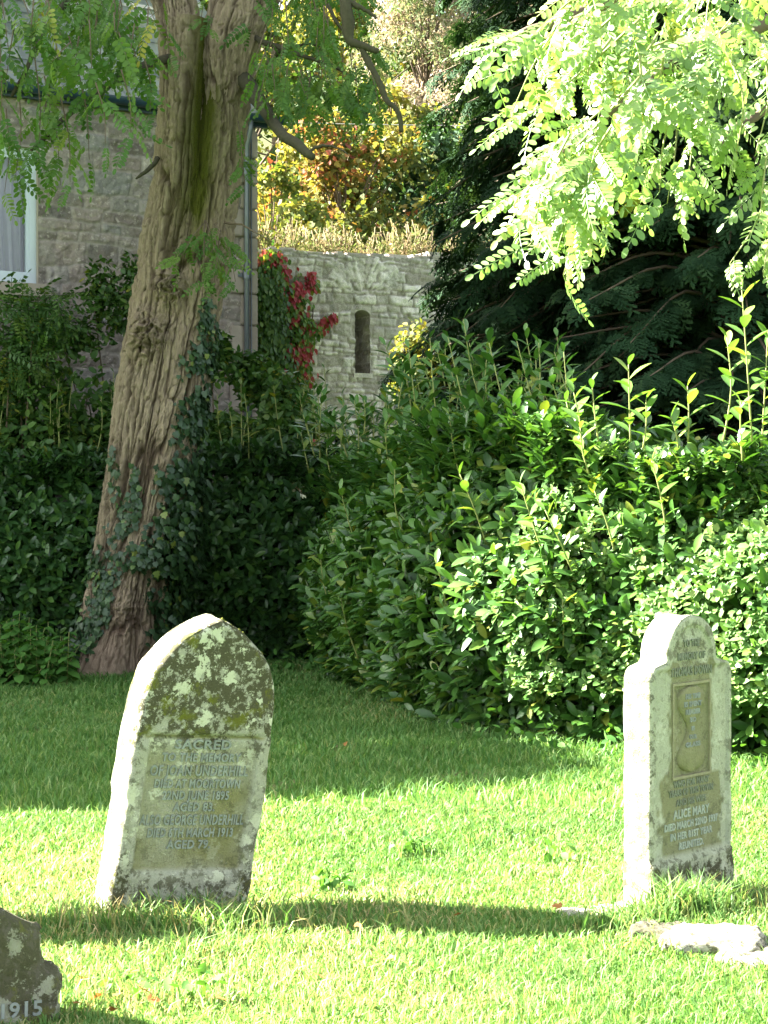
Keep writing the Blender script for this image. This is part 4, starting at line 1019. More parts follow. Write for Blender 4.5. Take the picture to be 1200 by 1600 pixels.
def right_hedge():
    path = [(-0.62, 18.4, 0), (-.25, 16.6, 0), (0.05, 14.9, 0), (.45, 13.2, 0), (1.2, 12.35, 0), (2.2, 11.5, 0), (3.4, 10.8, 0), (5.0, 10.2, 0)]
    o = np.array([1.2, 12.4, 0]); root = empty('laurel_hedge', 'glossy cherry laurel hedge with tall young shoots, sunlit at its right end', 'hedge', o)
    hh = lambda B, u: 1.78 + 0.10 * fbm(B[:, 0] * .9, B[:, 1] * .9, 1, 2) + 0.42 * np.exp(-((B[:, 0] - .75) / .62) ** 2) + .10 * np.exp(-((B[:, 0] - .05) / .3) ** 2)
    mb = MB()
    P, N = hedge_points(path, 6200, hh, 0.32, 0.30)
    whorls(mb, P - o, N, 6, .095, .165, T_LAUREL)
    P, N = hedge_points(path, 2600, hh, 0.26, 0.30)
    whorls(mb, P - o - N * .08, N, 5, .09, .15, T_LAUREL, up=-.1, spread=1.2)
    mb.build('foliage', M['laurel'], root)
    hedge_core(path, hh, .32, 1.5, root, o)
    # small-leaved climber grown through the right part, spread wider to brighten the sunlit end
    P, N = hedge_points([(1.0, 12.5, 0), (1.6, 12.0, 0), (2.2, 11.5, 0), (2.9, 11.1, 0)], 3800, hh, .38, .1, top=.45)
    m = (P[:, 2] > .35) & (fbm(P[:, 0] * 1.6, P[:, 2] * 1.6, P[:, 1], 3) > -.12 - .35 * sstep(1.5, 2.2, P[:, 0]))
    cl = MB(); whorls(cl, P[m], N[m], 4, .04, .075, T_OVAL, spread=1.2); c0 = P[m].mean(0) * (1, 1, 0)
    for V in cl.V: V -= c0
    r2 = empty('climber', 'small-leaved climber in sun-lightened green growing over the sunny face of the laurel hedge', 'climbing plant', c0)
    cl.build('leaves', M['small_leaf'], r2)
    # shoots standing above the clipped top and out of the face
    S = []
    for k in range(105):
        px = rng.uniform(480, 890); d = np.interp(px, [470, 600, 720, 880], [17.2, 15.4, 13.8, 12.9]) + rng.uniform(-.2, .9)
        if px < 620: S.append((px, rng.uniform(670, 740), d, rng.uniform(.2, .42), rng.uniform(-.4, .1)))
        else: S.append((px, rng.uniform(600, 720), d, rng.uniform(.15, .42), rng.uniform(-.4, .1)))
    S += [(905, 745, 12.5, .5, -.15), (800, 690, 13.2, .75, -.25), (745, 700, 13.4, .8, -.3), (830, 640, 13.6, .55, .0), (770, 680, 13.5, .85, -.35), (690, 700, 13.9, .8, -.15), (655, 700, 14.3, .75, -.1), (620, 690, 14.6, .55, .05), (500, 720, 16.8, .6, .0), (560, 720, 15.8, .5, 0),
          (850, 690, 12.9, .7, -.3), (900, 690, 12.7, .6, -.2)]
    F_ = [(760, 850, 12.7, .5, -.35), (900, 910, 12.0, .5, -.4), (850, 870, 12.2, .5, -.35), (640, 860, 13.6, .6, -.35), (570, 880, 14.6, .6, -.4), (620, 760, 14.2, .5, -.3), (560, 1030, 14.6, .5, -.35), (700, 960, 12.8, .4, -.2), (960, 860, 11.9, .4, -.3), (1040, 820, 11.6, .4, -.2), (730, 780, 13.2, .6, -.3), (520, 960, 15.2, .5, -.3), (820, 1000, 12.2, .35, -.2), (880, 1010, 12.0, .3, 0), (600, 1000, 14.0, .4, -.2)]
    Y_ = [(905, 700, 12.2, .36, .0), (935, 690, 12.1, .38, -.15), (985, 690, 11.9, .48, -.05), (1005, 700, 11.8, .3, .1), (1075, 690, 11.7, .34, .0), (1060, 700, 11.7, .2, -.2), (1175, 690, 11.3, .95, -.10), (1130, 690, 11.4, .62, .12), (1190, 700, 11.4, .7, .02), (1215, 700, 11.3, .5, .0), (1160, 720, 11.2, .35, -.1), (920, 740, 12.1, .3, -.3)]
    for grp, mt in ((S, 'laurel'), (F_, 'laurel_young'), (Y_, 'laurel_young')):
        for (px, py, d, ln, dx) in grp:
            lv, st = MB(), MB(); b = at(px, py, d) - o
            shoot(lv, st, b, np.array([dx, -.18, 1.0]), ln, int(5 + ln * 12), rng.uniform(.125, .175))
            sh = st.build('shoot', M['stem'], root); lv.build('leaves', M[mt], sh)
right_hedge()

def left_hedge():
    path = [(-6.5, 17.75, 0), (-4.0, 17.8, 0), (-2, 17.9, 0), (-.3, 18.1, 0), (.3, 18.3, 0)]
    o = np.array([-2.5, 17.9, 0]); root = empty('laurel_hedge', 'dark shaded laurel hedge running behind the big leaning tree', 'hedge', o)
    hh = lambda B, u: 2.02 + 0.12 * fbm(B[:, 0] * .9, B[:, 1] * .9, 5, 2)
    mb = MB()
    P, N = hedge_points(path, 5200, hh, .22, .34, top=.6, thick=1.0); whorls(mb, P - o, N, 5, .09, .145, T_LAUREL)
    P, N = hedge_points(path, 1500, hh, .12, .2, top=.3, thick=1.0); whorls(mb, P - o - N * .06, N, 5, .09, .14, T_LAUREL, up=-.2, spread=1.2)
    mb.build('foliage', M['laurel_shade'], root); hedge_core(path, hh, .22, 1.0, root, o)
    for k in range(26):
        px = rng.choice([rng.uniform(-20, 185), rng.uniform(330, 520)]); lv, st = MB(), MB(); d = rng.uniform(17.9, 18.5)
        b = at(px, rng.uniform(690, 720), d) - o
        shoot(lv, st, b, np.array([rng.uniform(-.25, .25), -.1, 1]), rng.uniform(.25, .75), 11, rng.uniform(.1, .15))
        sh = st.build('shoot', M['stem'], root); lv.build('leaves', M['shrub'], sh)
left_hedge()

# ================================================================= SHRUBS AND LOW PLANTS
def leaf_blobs(mb, blobs, n, size, tpl, org, drop=-.3, shell=.5, gap=-.18, gs=1.6):
    """leaves through ellipsoids (centre, radii), thinned by noise so that gaps show"""
    w = np.array([b[1][0] * b[1][1] * b[1][2] for b in blobs]) ** .67; k = rng.choice(len(blobs), n, p=w / w.sum())
    C = np.array([b[0] for b in blobs], float)[k]; Rr = np.array([b[1] for b in blobs], float)[k]
    u = rand_unit(n); P = C + u * Rr * (rng.random(n) ** shell)[:, None]
    m = fbm(P[:, 0] * gs, P[:, 1] * gs, P[:, 2] * gs, 3) > gap
    m &= P[:, 2] > 0.02
    P, u = P[m], u[m]; n = len(P)
    d = unit(rand_unit(n) * .8 + u * .6 + np.array([0, 0, drop])); nn = unit(u * .6 + rand_unit(n) * .6 + np.array([0, 0, .7]))
    if isinstance(tpl, list):
        q = rng.integers(0, len(tpl), n)
        for i, t in enumerate(tpl): mb.inst(t, frames(d, nn)[q == i], P[q == i] - org, rng.uniform(size * .7, size * 1.25, (q == i).sum()))
    else: mb.inst(tpl, frames(d, nn), P - org, rng.uniform(size * .7, size * 1.25, n))

def shrub(name, label, cat, base, blobs, n, size, tpl, mat, stems=7, group=None, gap=-.18):
    o = np.array([base[0], base[1], 0.0]); root = empty(name, label, cat, o, group=group)
    mb = MB(); leaf_blobs(mb, blobs, n, size, tpl, o, gap=gap); mb.build('foliage', M[mat], root)
    st = MB()
    for k in range(stems):
        c, r = blobs[k % len(blobs)]; e = np.array(c) + rand_unit(1)[0] * np.array(r) * .8
        pp = spline([o + (rng.normal(0, .12), rng.normal(0, .1), 0), (o + e) / 2 + rng.normal(0, .1, 3), e], 8); st.tube(pp - o, np.linspace(.022, .006, 8), 5)
    st.build('stems', M['twig'], root)
    return root
def B(px, py, d, rx, rz, ry=None): return (tuple(at(px, py, d)), (rx / FPX * d, (ry or rx / FPX * d * .8), rz / FPX * d))
shrub('shrub', 'loose green shrub below the white house window', 'shrub', at(60, 900, 18.7), [B(40, 560, 18.7, 90, 75), B(150, 590, 18.8, 75, 80), B(20, 640, 18.7, 90, 60), B(170, 660, 18.8, 60, 60), B(-60, 560, 18.7, 80, 100), B(60, 690, 18.5, 120, 60), B(160, 690, 18.5, 60, 50), B(110, 640, 18.6, 90, 60), B(0, 720, 18.5, 90, 50)], 13000, .10, T_OVAL, 'shrub')
shrub('shrub', 'yellow-flecked shrub against the rubble wall left of the trunk', 'shrub', at(190, 900, 19.2), [B(190, 500, 19.1, 45, 55), B(160, 450, 19.2, 28, 50), B(205, 440, 19.2, 22, 50), B(120, 520, 19.1, 45, 40), B(180, 560, 19.0, 50, 50), B(140, 600, 19, 60, 50)], 3600, .075, T_OVAL, 'shrub')
shrub('shrub', 'feathery shrub with pinnate leaves at the left edge under the window sill', 'shrub', at(10, 900, 18.5), [B(20, 500, 18.4, 75, 45), B(70, 480, 18.3, 45, 30), B(20, 560, 18.3, 70, 40)], 420, .32, T_COMPC, 'shrub')
shrub('shrub', 'light green bush at foot of the grey downpipe', 'shrub', at(400, 900, 19.4), [B(350, 640, 18.9, 45, 70), B(425, 640, 19.0, 60, 70), B(470, 690, 18.8, 50, 40), B(390, 590, 19.3, 40, 45), B(340, 560, 19.0, 25, 50), B(350, 700, 18.7, 50, 40), B(430, 700, 18.7, 60, 40)], 8000, .085, T_OVAL, 'shrub')
shrub('shrub', 'yellowing bush in the gap between tower and dark conifer', 'shrub', at(680, 900, 25.5), [B(650, 560, 25.5, 40, 60), B(690, 600, 25.3, 50, 70), B(640, 620, 25.4, 35, 45)], 2600, .09, T_OVAL, 'gold')

def nettles():
    o = np.array([-3.0, 16.4, 0]); root = empty('nettles', 'patch of fresh green nettles beside the foot of the leaning tree', 'nettle patch', o)
    lv, st = MB(), MB()
    for k in range(170):
        px = min(rng.uniform(-60, 118), rng.uniform(-60, 150)); d = rng.uniform(15.7, 17.0); x = (px - 600) / FPX * d
        h = rng.uniform(.06, .62) * rng.uniform(.5, 1.0) * np.interp(px, [-60, 60, 130, 190], [1, 1, .8, .35])
        if px > 110: d = min(d, 16.3)
        b = np.array([x, d, 0.0]) - o; n = max(4, int(h / .045))
        s = np.linspace(.2, 1, n); q = b + np.outer(s, [rng.normal(0, .06), rng.normal(0, .06), h])
        st.tube(np.array([b, q[n // 2], q[-1]]), .003, 4)
        a = np.repeat(rng.random() * 6, n) + np.arange(n) * 1.57
        for sg in (0, pi):
            rad = np.stack([np.cos(a + sg), np.sin(a + sg), 0 * a - .25], -1); lv.inst(T_OVAL, frames(unit(rad), np.tile([0, 0, 1.0], (n, 1)) + rand_unit(n) * .3), q, rng.uniform(.10, .165, n) * (1.1 - .45 * s))
    lv.build('leaves', M['nettle'], root); st.build('stems', M['stem'], root)
    # weeds
    for (lab, xs, n) in (('dark green weed rosette in the middle of the sunny lawn', [(.11, 8.34)], 34), ('broad-leaved weeds by the thin patch of the lawn', [(.72, 8.25), (.82, 8.0)], 22), ('weeds in the straw-coloured grass by the mossy corner gravestone', [(-.78, 6.0), (-.6, 5.95)], 26), ('dandelion leaves on the lawn right of the pointed gravestone', [(-.2, 7.6)], 30),
                         ('low weeds sprouting along the foot of the sunlit laurel hedge', [(1.45, 11.6), (1.75, 11.3), (2.1, 11.1), (1.0, 11.75), (2.4, 10.9), (1.6, 11.5), (0.7, 12.3)], 240), ('small weeds in shade at the inner hedge corner', [(-.75, 17.0), (-.55, 16.9), (-.95, 17.1), (-.35, 16.4)], 130)):
        o2 = np.array([xs[0][0], xs[0][1], 0]); r = empty('weeds', lab, 'weeds', o2); mb = MB()
        leaf_blobs(mb, [((x, y, .05 if n < 100 else .08), (.09, .08, .04) if n < 100 else (.22, .16, .12)) for x, y in xs], n, .045 if n < 100 else .065, T_OVAL, o2, gap=-9); mb.build('leaves', M['nettle'], r)
nettles()

def fallen_leaves():
    src = None
    spots = [(150, 1570, None), (175, 1590, None), (225, 1560, None), (120, 1580, None), (60, 1425, None), (260, 1590, None), (210, 1530, None), (345, 1575, None), (395, 1434, 'orange fallen leaf lying in the grass left of the long gravestone shadow'), (715, 1445, 'dark red fallen leaf in the gravestone shadow on the grass'), (540, 1172, None), (185, 1566, 'orange fallen leaf near the mossy corner gravestone'), (88, 1418, None), (240, 1575, None), (470, 1400, None), (500, 1540, None), (130, 1540, None), (870, 1432, 'small brown fallen leaf at the right end of the gravestone shadow'),
             (440, 1040, 'brown fallen leaf at the dark hedge corner'), (300, 1240, None), (610, 1510, None), (760, 1290, None), (560, 1460, None), (980, 1490, None), (1180, 1185, 'brown fallen leaf under the right end of the laurel hedge'), (200, 1500, None)]
    V, F = T_MAPLE
    for i, (px, py, lab) in enumerate(spots):
        d = CAM_H * FPX / (py - HOR); x = (px - 600) / FPX * d
        if src is None:
            W = V * np.array([1, 1, 1]) + np.array([0, -.5, .1]); o = mesh_obj('fallen_leaf', W, F, M['fallen'], None, {'rnd': rng.random(len(V))}); src = o
        else: o = src.copy(); COL.objects.link(o)
        o.location = (x, d, float(gz(x, d)) + .035); o.scale = (rng.uniform(.03, .045),) * 3; o.rotation_euler = (rng.uniform(-.5, .5), rng.uniform(-.5, .5), rng.uniform(0, 6))
        tag(o, lab or 'small orange brown fallen leaf lying loose on the lawn', 'fallen leaf', 'fallen leaves on the lawn')
fallen_leaves()

# ================================================================= RUBBLE WALLS
def rubble(X0, X1, Z0, Z1, res, ch, cw, depth, seed, holes=(), arch=None, topf=None, big=0.0):
    r = np.random.default_rng(seed)
    xs = np.linspace(X0, X1, int((X1 - X0) / res) + 1); zs = np.linspace(Z0, Z1, int((Z1 - Z0) / res) + 1)
    for (a, b, c, d) in holes:
        for v in (a, b): xs[np.argmin(np.abs(xs - v))] = v
        for v in (c, d): zs[np.argmin(np.abs(zs - v))] = v
    X, Z = np.meshgrid(xs, zs)
    xw = X + .05 * fbm(X * 3, Z * 3, seed, 3); zw = Z + .05 * fbm(X * 1.6, Z * 2.6, seed + 5, 3) + .02 * fbm(X * 8, Z * 8, seed, 2)
    zb = [Z0 - .3]
    while zb[-1] < Z1 + .4: zb.append(zb[-1] + r.uniform(*ch) * (1.6 if r.random() < big else 1))
    zb = np.array(zb); ci = np.clip(np.searchsorted(zb, zw) - 1, 0, len(zb) - 2)
    ez = np.minimum(zw - zb[ci], zb[ci + 1] - zw)
    ex = np.zeros_like(X); rnd = np.zeros_like(X)
    for c in range(len(zb) - 1):
        m = ci == c
        if not m.any(): continue
        h = zb[c + 1] - zb[c]; b = [X0 - 1 - r.random()]
        while b[-1] < X1 + 1: b.append(b[-1] + r.uniform(*cw) * (.6 + h / ch[1] * .7))
        b = np.array(b); q = np.clip(np.searchsorted(b, xw[m]) - 1, 0, len(b) - 2)
        ex[m] = np.minimum(xw[m] - b[q], b[q + 1] - xw[m]); rnd[m] = r.random(len(b))[q]
    e = np.minimum(ex, ez)
    if arch:
        ax, az, r0, r1, ns = arch
        rr = np.hypot(X - ax, Z - az); an = np.arctan2(Z - az, X - ax); f = an / pi * ns + .5 * vnoise(an * 3, 1, 2) + .12 * fbm(X * 9, Z * 9, 1, 2); rr = rr + .14 * vnoise(np.floor(f) * 3.3, 1, 2)
        m = (rr > r0) & (rr < r1) & (an > .25) & (an < pi - .25)
        e2 = np.minimum(np.minimum(rr - r0, r1 - rr), (0.5 - np.abs(f - np.floor(f) - .5)) * rr * pi / ns) + .004
        e = np.where(m, e2 * .6 + e * .4, e); rnd = np.where(m, np.modf(np.abs(np.sin(np.floor(f) * 12.9)) * 437)[0] * .6 + .35, rnd)
    pr = sstep(-.002, .022, e + .012 * fbm(X * 24, Z * 24, seed + 3, 3))
    y = -depth * pr * (.35 + .95 * rnd) - .026 * fbm(X * 11, Z * 14, seed, 5) * (.3 + .7 * pr) - .012 * fbm(X * 34, Z * 40, seed, 3)
    V = np.stack([X, y, Z], -1)
    if topf is not None:
        t = topf(X); V[..., 2] = np.minimum(V[..., 2], t)
    nx, nz = len(xs), len(zs); i = np.arange(nx * nz).reshape(nz, nx)
    q = np.stack([i[:-1, :-1], i[:-1, 1:], i[1:, 1:], i[1:, :-1]], -1).reshape(-1, 4)
    cx = (X[:-1, :-1] + X[1:, 1:]).ravel() / 2; cz = (Z[:-1, :-1] + Z[1:, 1:]).ravel() / 2; k = np.ones(len(q), bool)
    for (a, b, c, d) in holes: k &= ~((cx > a) & (cx < b) & (cz > c) & (cz < d))
    if topf is not None: k &= (Z[:-1, :-1].ravel() < topf(cx))
    q = q[k]
    return V.reshape(-1, 3), q, {'rnd': rnd.ravel(), 'mortar': (1 - pr).ravel()}

def house():
    th = radians(34); c0 = np.array([-1.41, 21.0, 0.0])
    root = empty('stone_house', 'pinkish rubble stone house with slate roof behind the leaning tree', 'house', c0, (0, 0, th))
    ZE = 5.62
    wx0, wx1, wz0, wz1 = -3.72, -2.55, 3.74, 5.12
    V, q, at_ = rubble(-7.0, 0.0, 0.0, ZE, .016, (.10, .21), (.18, .52), -.0 + .022, 5, [(wx0, wx1, wz0, wz1)], big=.25)
    mesh_obj('wall', V, (q.ravel(), np.full(len(q), 4)), M['rubble_pink'], root, at_)
    g = MB(); g.add([(0.0, 0.02, 0), (0, 6, 0), (0, 6, ZE), (0, 3.0, ZE + 3), (0.0, 0.02, ZE)], [[0, 1, 2, 3, 4]]); g.add([(-7, .3, 0), (-7, .3, ZE), (-7, 6, ZE), (-7, 6, 0), (0, 6, 0), (0, 6, ZE)], [[0, 3, 2, 1], [3, 4, 5, 2]])
    g.build('gable', M['dressed'], root, False)
    # alternating quoins at the corner
    qn = MB(); z = 0.0; k = 0
    while z < ZE - .3:
        h = rng.uniform(.26, .36); w = .2 if k % 2 else .34
        b = bmesh.new(); bmesh.ops.create_cube(b, size=1); 
        bmesh.ops.scale(b, vec=(w, .22, h - .015), verts=b.verts); bmesh.ops.bevel(b, geom=b.edges, offset=.012, segments=2, affect='EDGES')
        b.verts.index_update()
        qn.add([tuple(np.array(v.co) + np.array([-w / 2 + .012, .06, z + h / 2])) for v in b.verts], [[v.index for v in f.verts] for f in b.faces], rng.random()); b.free()
        z += h; k += 1
    qn.build('quoins', M['dressed'], root, False)
    # window
    win = empty('window', '', ''); win.parent = root
    for kk in ('label', 'category'): del win[kk]
    # frame is the part; its pieces hang under it
    bpy.data.objects.remove(win)
    f = MB(); y0, y1 = .045, .115
    f.box((wx0, y0, wz0), (wx0 + .075, y1, wz1)); f.box((wx1 - .075, y0, wz0), (wx1, y1, wz1)); f.box((wx0 + .075, y0, wz0), (wx1 - .075, y1, wz0 + .085)); f.box((wx0 + .075, y0, wz1 - .075), (wx1 - .075, y1, wz1))
    xm = (wx0 + wx1) / 2; f.box((xm - .03, y0 + .004, wz0 + .085), (xm + .03, y1 - .004, wz1 - .075))
    for (a, b) in ((wx0 + .075, xm - .03), (xm + .03, wx1 - .075)):
        f.box((a, y0 + .012, wz0 + .085), (a + .03, y1 - .012, wz1 - .075)); f.box((b - .03, y0 + .012, wz0 + .085), (b, y1 - .012, wz1 - .075)); f.box((a + .03, y0 + .012, wz0 + .085), (b - .03, y1 - .012, wz0 + .12)); f.box((a + .03, y0 + .012, wz1 - .11), (b - .03, y1 - .012, wz1 - .075))
    w = f.build('window', M['white_paint'], root, False)
    p = MB()
    for (a, b) in ((wx0 + .105, xm - .06), (xm + .06, wx1 - .105)): p.box((a, .078, wz0 + .12), (b, .082, wz1 - .11))
    p.build('pane', M['glass'], w, False)
    s = MB(); s.box((wx0 - .12, -.07, wz0 - .13), (wx1 + .12, .2, wz0 - .002)); s.build('sill', M['dressed'], w, False)
    rv = MB(); rv.box((wx0 - .16, .002, wz1 + .001), (wx1 + .16, .3, wz1 + .2)); rv.box((wx0 - .1, .003, wz0), (wx0 - .001, .3, wz1)); rv.box((wx1 + .001, .003, wz0), (wx1 + .1, .3, wz1)); rv.build('reveal', M['dressed'], w, False)
    # gathered curtain
    n = 80; xs = np.linspace(xm - .02, wx1 - .06, n); zz = np.linspace(wz0 + .02, wz1, 30); X, Z = np.meshgrid(xs, zz)
    t = (Z - wz0) / (wz1 - wz0); lean = .10 * np.sin(np.clip(t * 1.2, 0, 1) * pi)
    Xc = X + (wx1 - X) * (.32 - .32 * t ** .6) * .7; Y = .24 + .035 * np.sin(X * 55 + 1.2 * np.sin(Z * 2)) + .01 * np.sin(X * 130)
    i = np.arange(n * 30).reshape(30, n); qq = np.stack([i[:-1, :-1], i[:-1, 1:], i[1:, 1:], i[1:, :-1]], -1).reshape(-1, 4)
    mesh_obj('curtain', np.stack([Xc, Y, Z], -1).reshape(-1, 3), (qq.ravel(), np.full(len(qq), 4)), M['curtain'], w)
    rm = MB(); rm.add([(wx0 - .3, .32, wz0 - .3), (wx1 + .3, .32, wz0 - .3), (wx1 + .3, .32, wz1 + .3), (wx0 - .3, .32, wz1 + .3), (wx0 - .3, 2, wz0 - .3), (wx1 + .3, 2, wz0 - .3), (wx1 + .3, 2, wz1 + .3), (wx0 - .3, 2, wz1 + .3)], [[4, 5, 6, 7], [0, 1, 5, 4], [2, 3, 7, 6], [1, 2, 6, 5], [3, 0, 4, 7]]); rm.build('room', M['dark_room'], root, False)
    # slates, row upon row
    sl = MB(); pitch = radians(44); rows = 26; L = .24
    for rI in range(rows):
        x = -7.2 + (rI % 2) * .15
        while x < .12:
            wS = rng.uniform(.24, .32); x1 = min(x + wS, .14); s0 = rI * L - .02
            a0 = np.array([0, -.16 + s0 * cos(pitch), ZE + .10 + s0 * sin(pitch)]); dS = np.array([0, cos(pitch), sin(pitch)]); nS = np.array([0, -sin(pitch), cos(pitch)])
            lift = .012 + .012 * rng.random(); jj = rng.uniform(-.012, .012)
            P = []
            for (xx, ss, hh_) in ((x, jj, lift), (x1 - .006, jj, lift), (x1 - .006, L * 1.35, .003), (x, L * 1.35, .003)): P.append(a0 + np.array([xx, 0, 0]) + dS * ss + nS * hh_)
            for pz in P[:4]: P.append(pz - nS * .009)
            sl.add(P[:8], [[0, 1, 2, 3], [4, 7, 6, 5], [0, 4, 5, 1], [1, 5, 6, 2], [3, 7, 4, 0]], rng.random()); x += wS
    sl.build('roof', M['slate'], root, False)
    fb = MB(); fb.box((-7.1, -.10, ZE - .02), (.1, -.03, ZE + .10)); fb.box((-7.1, -.03, ZE + .001), (.1, .02, ZE + .05)); fb.build('fascia', M['blue_paint'], root, False)
    # half-round gutter
    gt = MB(); Vg = []; m = 14
    for x in (-7.2, .26):
        for k in range(m):
            a = pi + pi * k / (m - 1); Vg.append((x, -.185 + .075 * cos(a), ZE + .085 + .075 * sin(a)))
        for k in range(m):
            a = 2 * pi - pi * k / (m - 1); Vg.append((x, -.185 + .066 * cos(a), ZE + .085 + .066 * sin(a)))
    n2 = 2 * m; gt.add(Vg, [[k, (k + 1) % n2, n2 + (k + 1) % n2, n2 + k] for k in range(n2)] + [list(range(n2))[::-1], list(range(n2, 2 * n2))])
    gt.build('gutter', M['blue_paint'], root, False)
    dp = MB(); xd = -.16
    dp.tube([(xd, -.185, ZE + .02), (xd, -.18, ZE - .08), (xd, -.10, ZE - .25), (xd, -.10, ZE - .4), (xd, -.10, .05)], .029, 16)
    d = dp.build('downpipe', M['zinc'], root)
    for zc in (3.93, 2.1, 5.05):
        c = MB(); c.tube([(xd, -.10, zc), (xd, -.10, zc + .02), (xd, -.10, zc + .08), (xd, -.10, zc + .10)], [.038, .042, .042, .038], 16); c.box((xd - .085, -.07, zc + .03), (xd + .085, -.02, zc + .07)); c.build('collar', M['zinc'], d, False)
    ov = MB(); ov.tube([(xd + .075, -.07, ZE + .0), (xd + .075, -.07, .4)], .008, 8); ov.build('cable_conduit', M['zinc'], root)
house()

def tower():
    th = radians(30); d0 = 28.0; o = np.array(at(560, 0, d0)); o[2] = 0
    root = empty('ruined_tower', 'ruined grey rubble wall with a narrow slit window and weeds on top', 'ruin', o, (0, 0, th))
    sx, sz0, sz1 = .06, 3.38, 4.31
    topf = lambda X: 5.12 + .02 * X + .05 * fbm(X * 1.6, 2.0, 3, 3)
    V, q, a = rubble(-2.6, 4.2, 0, 5.4, .018, (.05, .115), (.08, .28), .030, 21, [(sx - .125, sx + .125, sz0, sz1)], arch=(sx, 4.50, .16, .62, 15), topf=topf, big=.12)
    mesh_obj('wall', V, (q.ravel(), np.full(len(q), 4)), M['rubble_grey'], root, a)
    # reveals of the slit and the mass of the wall behind
    rv = MB(); T = .9
    def jamb(x, s):
        Vr, qr, ar = rubble(0, T, sz0, sz1 - .06, .03, (.07, .14), (.15, .3), .02, 31 + s, [])
        P = np.stack([x + s * .3 * Vr[:, 0] / T * .0 - s * Vr[:, 1], Vr[:, 0], Vr[:, 2]], -1)
        rv.add(P, (qr.ravel() if s < 0 else qr[:, ::-1].ravel(), np.full(len(qr), 4)), ar['rnd'])
    jamb(sx - .125, -1); jamb(sx + .125, 1)
    n = 14; ar_ = [(sx - .14, sz1 - .10)] + [(sx + .14 * cos(pi - pi * k / n), sz1 - .10 + .10 * sin(pi * k / n)) for k in range(n + 1)]
    Vh = [(x, -.012, z) for x, z in ar_] + [(sx + .14, -.012, sz1 + .05), (sx - .14, -.012, sz1 + .05)]; m = len(Vh)
    Vh += [(x, T, z) for x, _, z in Vh]; rv.add(Vh, [list(range(m)), list(range(m, 2 * m))[::-1]] + [[k, m + k, m + (k + 1) % m, (k + 1) % m] for k in range(m)], .6)
    rv.box((sx - .16, -.05, sz0 - .06), (sx + .16, T, sz0 + .005), .7)
    rv.box((sx - .4, T, sz0 - .4), (sx + .4, T + .1, sz1 + .4), .1)
    b = mesh_obj('slit_window', np.concatenate(rv.V), (np.concatenate(rv.L), np.concatenate(rv.T)), M['rubble_grey'], root, {'rnd': np.concatenate(rv.R), 'mortar': np.full(rv.n, .3)}, False)
    bk = MB(); bk.box((-2.6, 1.05, 0), (4.2, 1.3, 5.0)); bk.box((4.15, .03, 0), (4.2, 1.05, 5.0)); bk.box((-2.6, .04, 4.96), (4.2, 1.05, 5.03)); bk.build('wall_core', M['dressed'], root, False)
    # rough coping stones
    cp = MB(); x = -2.6
    while x < 4.2:
        w = rng.uniform(.12, .5); h = rng.uniform(.06, .16); z = float(topf(np.array(x + w / 2)))
        bm = bmesh.new(); bmesh.ops.create_cube(bm, size=1); bmesh.ops.scale(bm, vec=(w - .02, .5, h), verts=bm.verts); bmesh.ops.bevel(bm, geom=bm.edges, offset=.03, segments=2, affect='EDGES'); bm.verts.index_update()
        P = np.array([v.co for v in bm.verts]); P = P + .02 * np.stack([fbm(P[:, 0] * 6 + x, P[:, 1] * 6, P[:, 2] * 6 + k, 3) for k in range(3)], -1) + np.array([x + w / 2, .25 + rng.uniform(-.03, .03), z - h * .1])
        cp.add(P, [[v.index for v in f.verts] for f in bm.faces], rng.random()); bm.free(); x += w
    mesh_obj('coping', np.concatenate(cp.V), (np.concatenate(cp.L), np.concatenate(cp.T)), M['rubble_grey'], root, {'rnd': np.concatenate(cp.R) * .5, 'mortar': np.zeros(cp.n)}, False)
    # dry stalks along the wall head
    lv = MB(); dx = np.array([cos(th), sin(th)]); dy = np.array([-sin(th), cos(th)])
    for k in range(900):
        x = rng.uniform(-2.5, 3.2); dens = .5 + .9 * float(fbm(x * 1.7, 4, 4, 2))
        if rng.random() > dens + .25: continue
        y = rng.uniform(.1, .9); b3 = np.array([*(o[:2] + dx * x + dy * y), float(topf(np.array(x))) + .02]); h = rng.uniform(.15, .62) * (.6 + .6 * min(1, max(.2, dens)))
        e = b3 + np.array([rng.normal(0, .1), rng.normal(0, .08), h]); c = rng.random()
        lv.tube(np.array([b3, (b3 + e) / 2 + rng.normal(0, .015, 3), e]) - o, np.array([.004, .004, .0075]), 4, .45 + .55 * c)
        n = 9 if c < .6 else 5; s = np.sort(rng.random(n)); P = b3 + np.outer(s, e - b3); d = unit(rand_unit(n) + np.array([0, 0, .6]))
        lv.inst(T_NARROW, frames(d, rand_unit(n)), P - o, rng.uniform(.05, .11, n), np.clip(rng.normal(.25 if rng.random() < .55 else .75, .16, n), 0, 1))
    w = lv.build('dry_grass', M['straw'], None); w.location = o
    tag(w, 'dry seeding grasses and weeds lit by sun along the ruined wall top', 'dry grass', kind='stuff')
    # virginia creeper and green climber at the wall's left end
    def wp(px, py, off):
        # point on the wall plane under a picture position
        X = (px - 600) / FPX; n_ = np.array([sin(th), -cos(th)]); t = n_.dot(o[:2]) / n_.dot(np.array([X, 1.0]))
        return np.array([X * t, t, CAM_H - (py - HOR) / FPX * t]) + np.array([n_[0], n_[1], 0]) * off
    nrm = np.array([sin(th), -cos(th), 0])
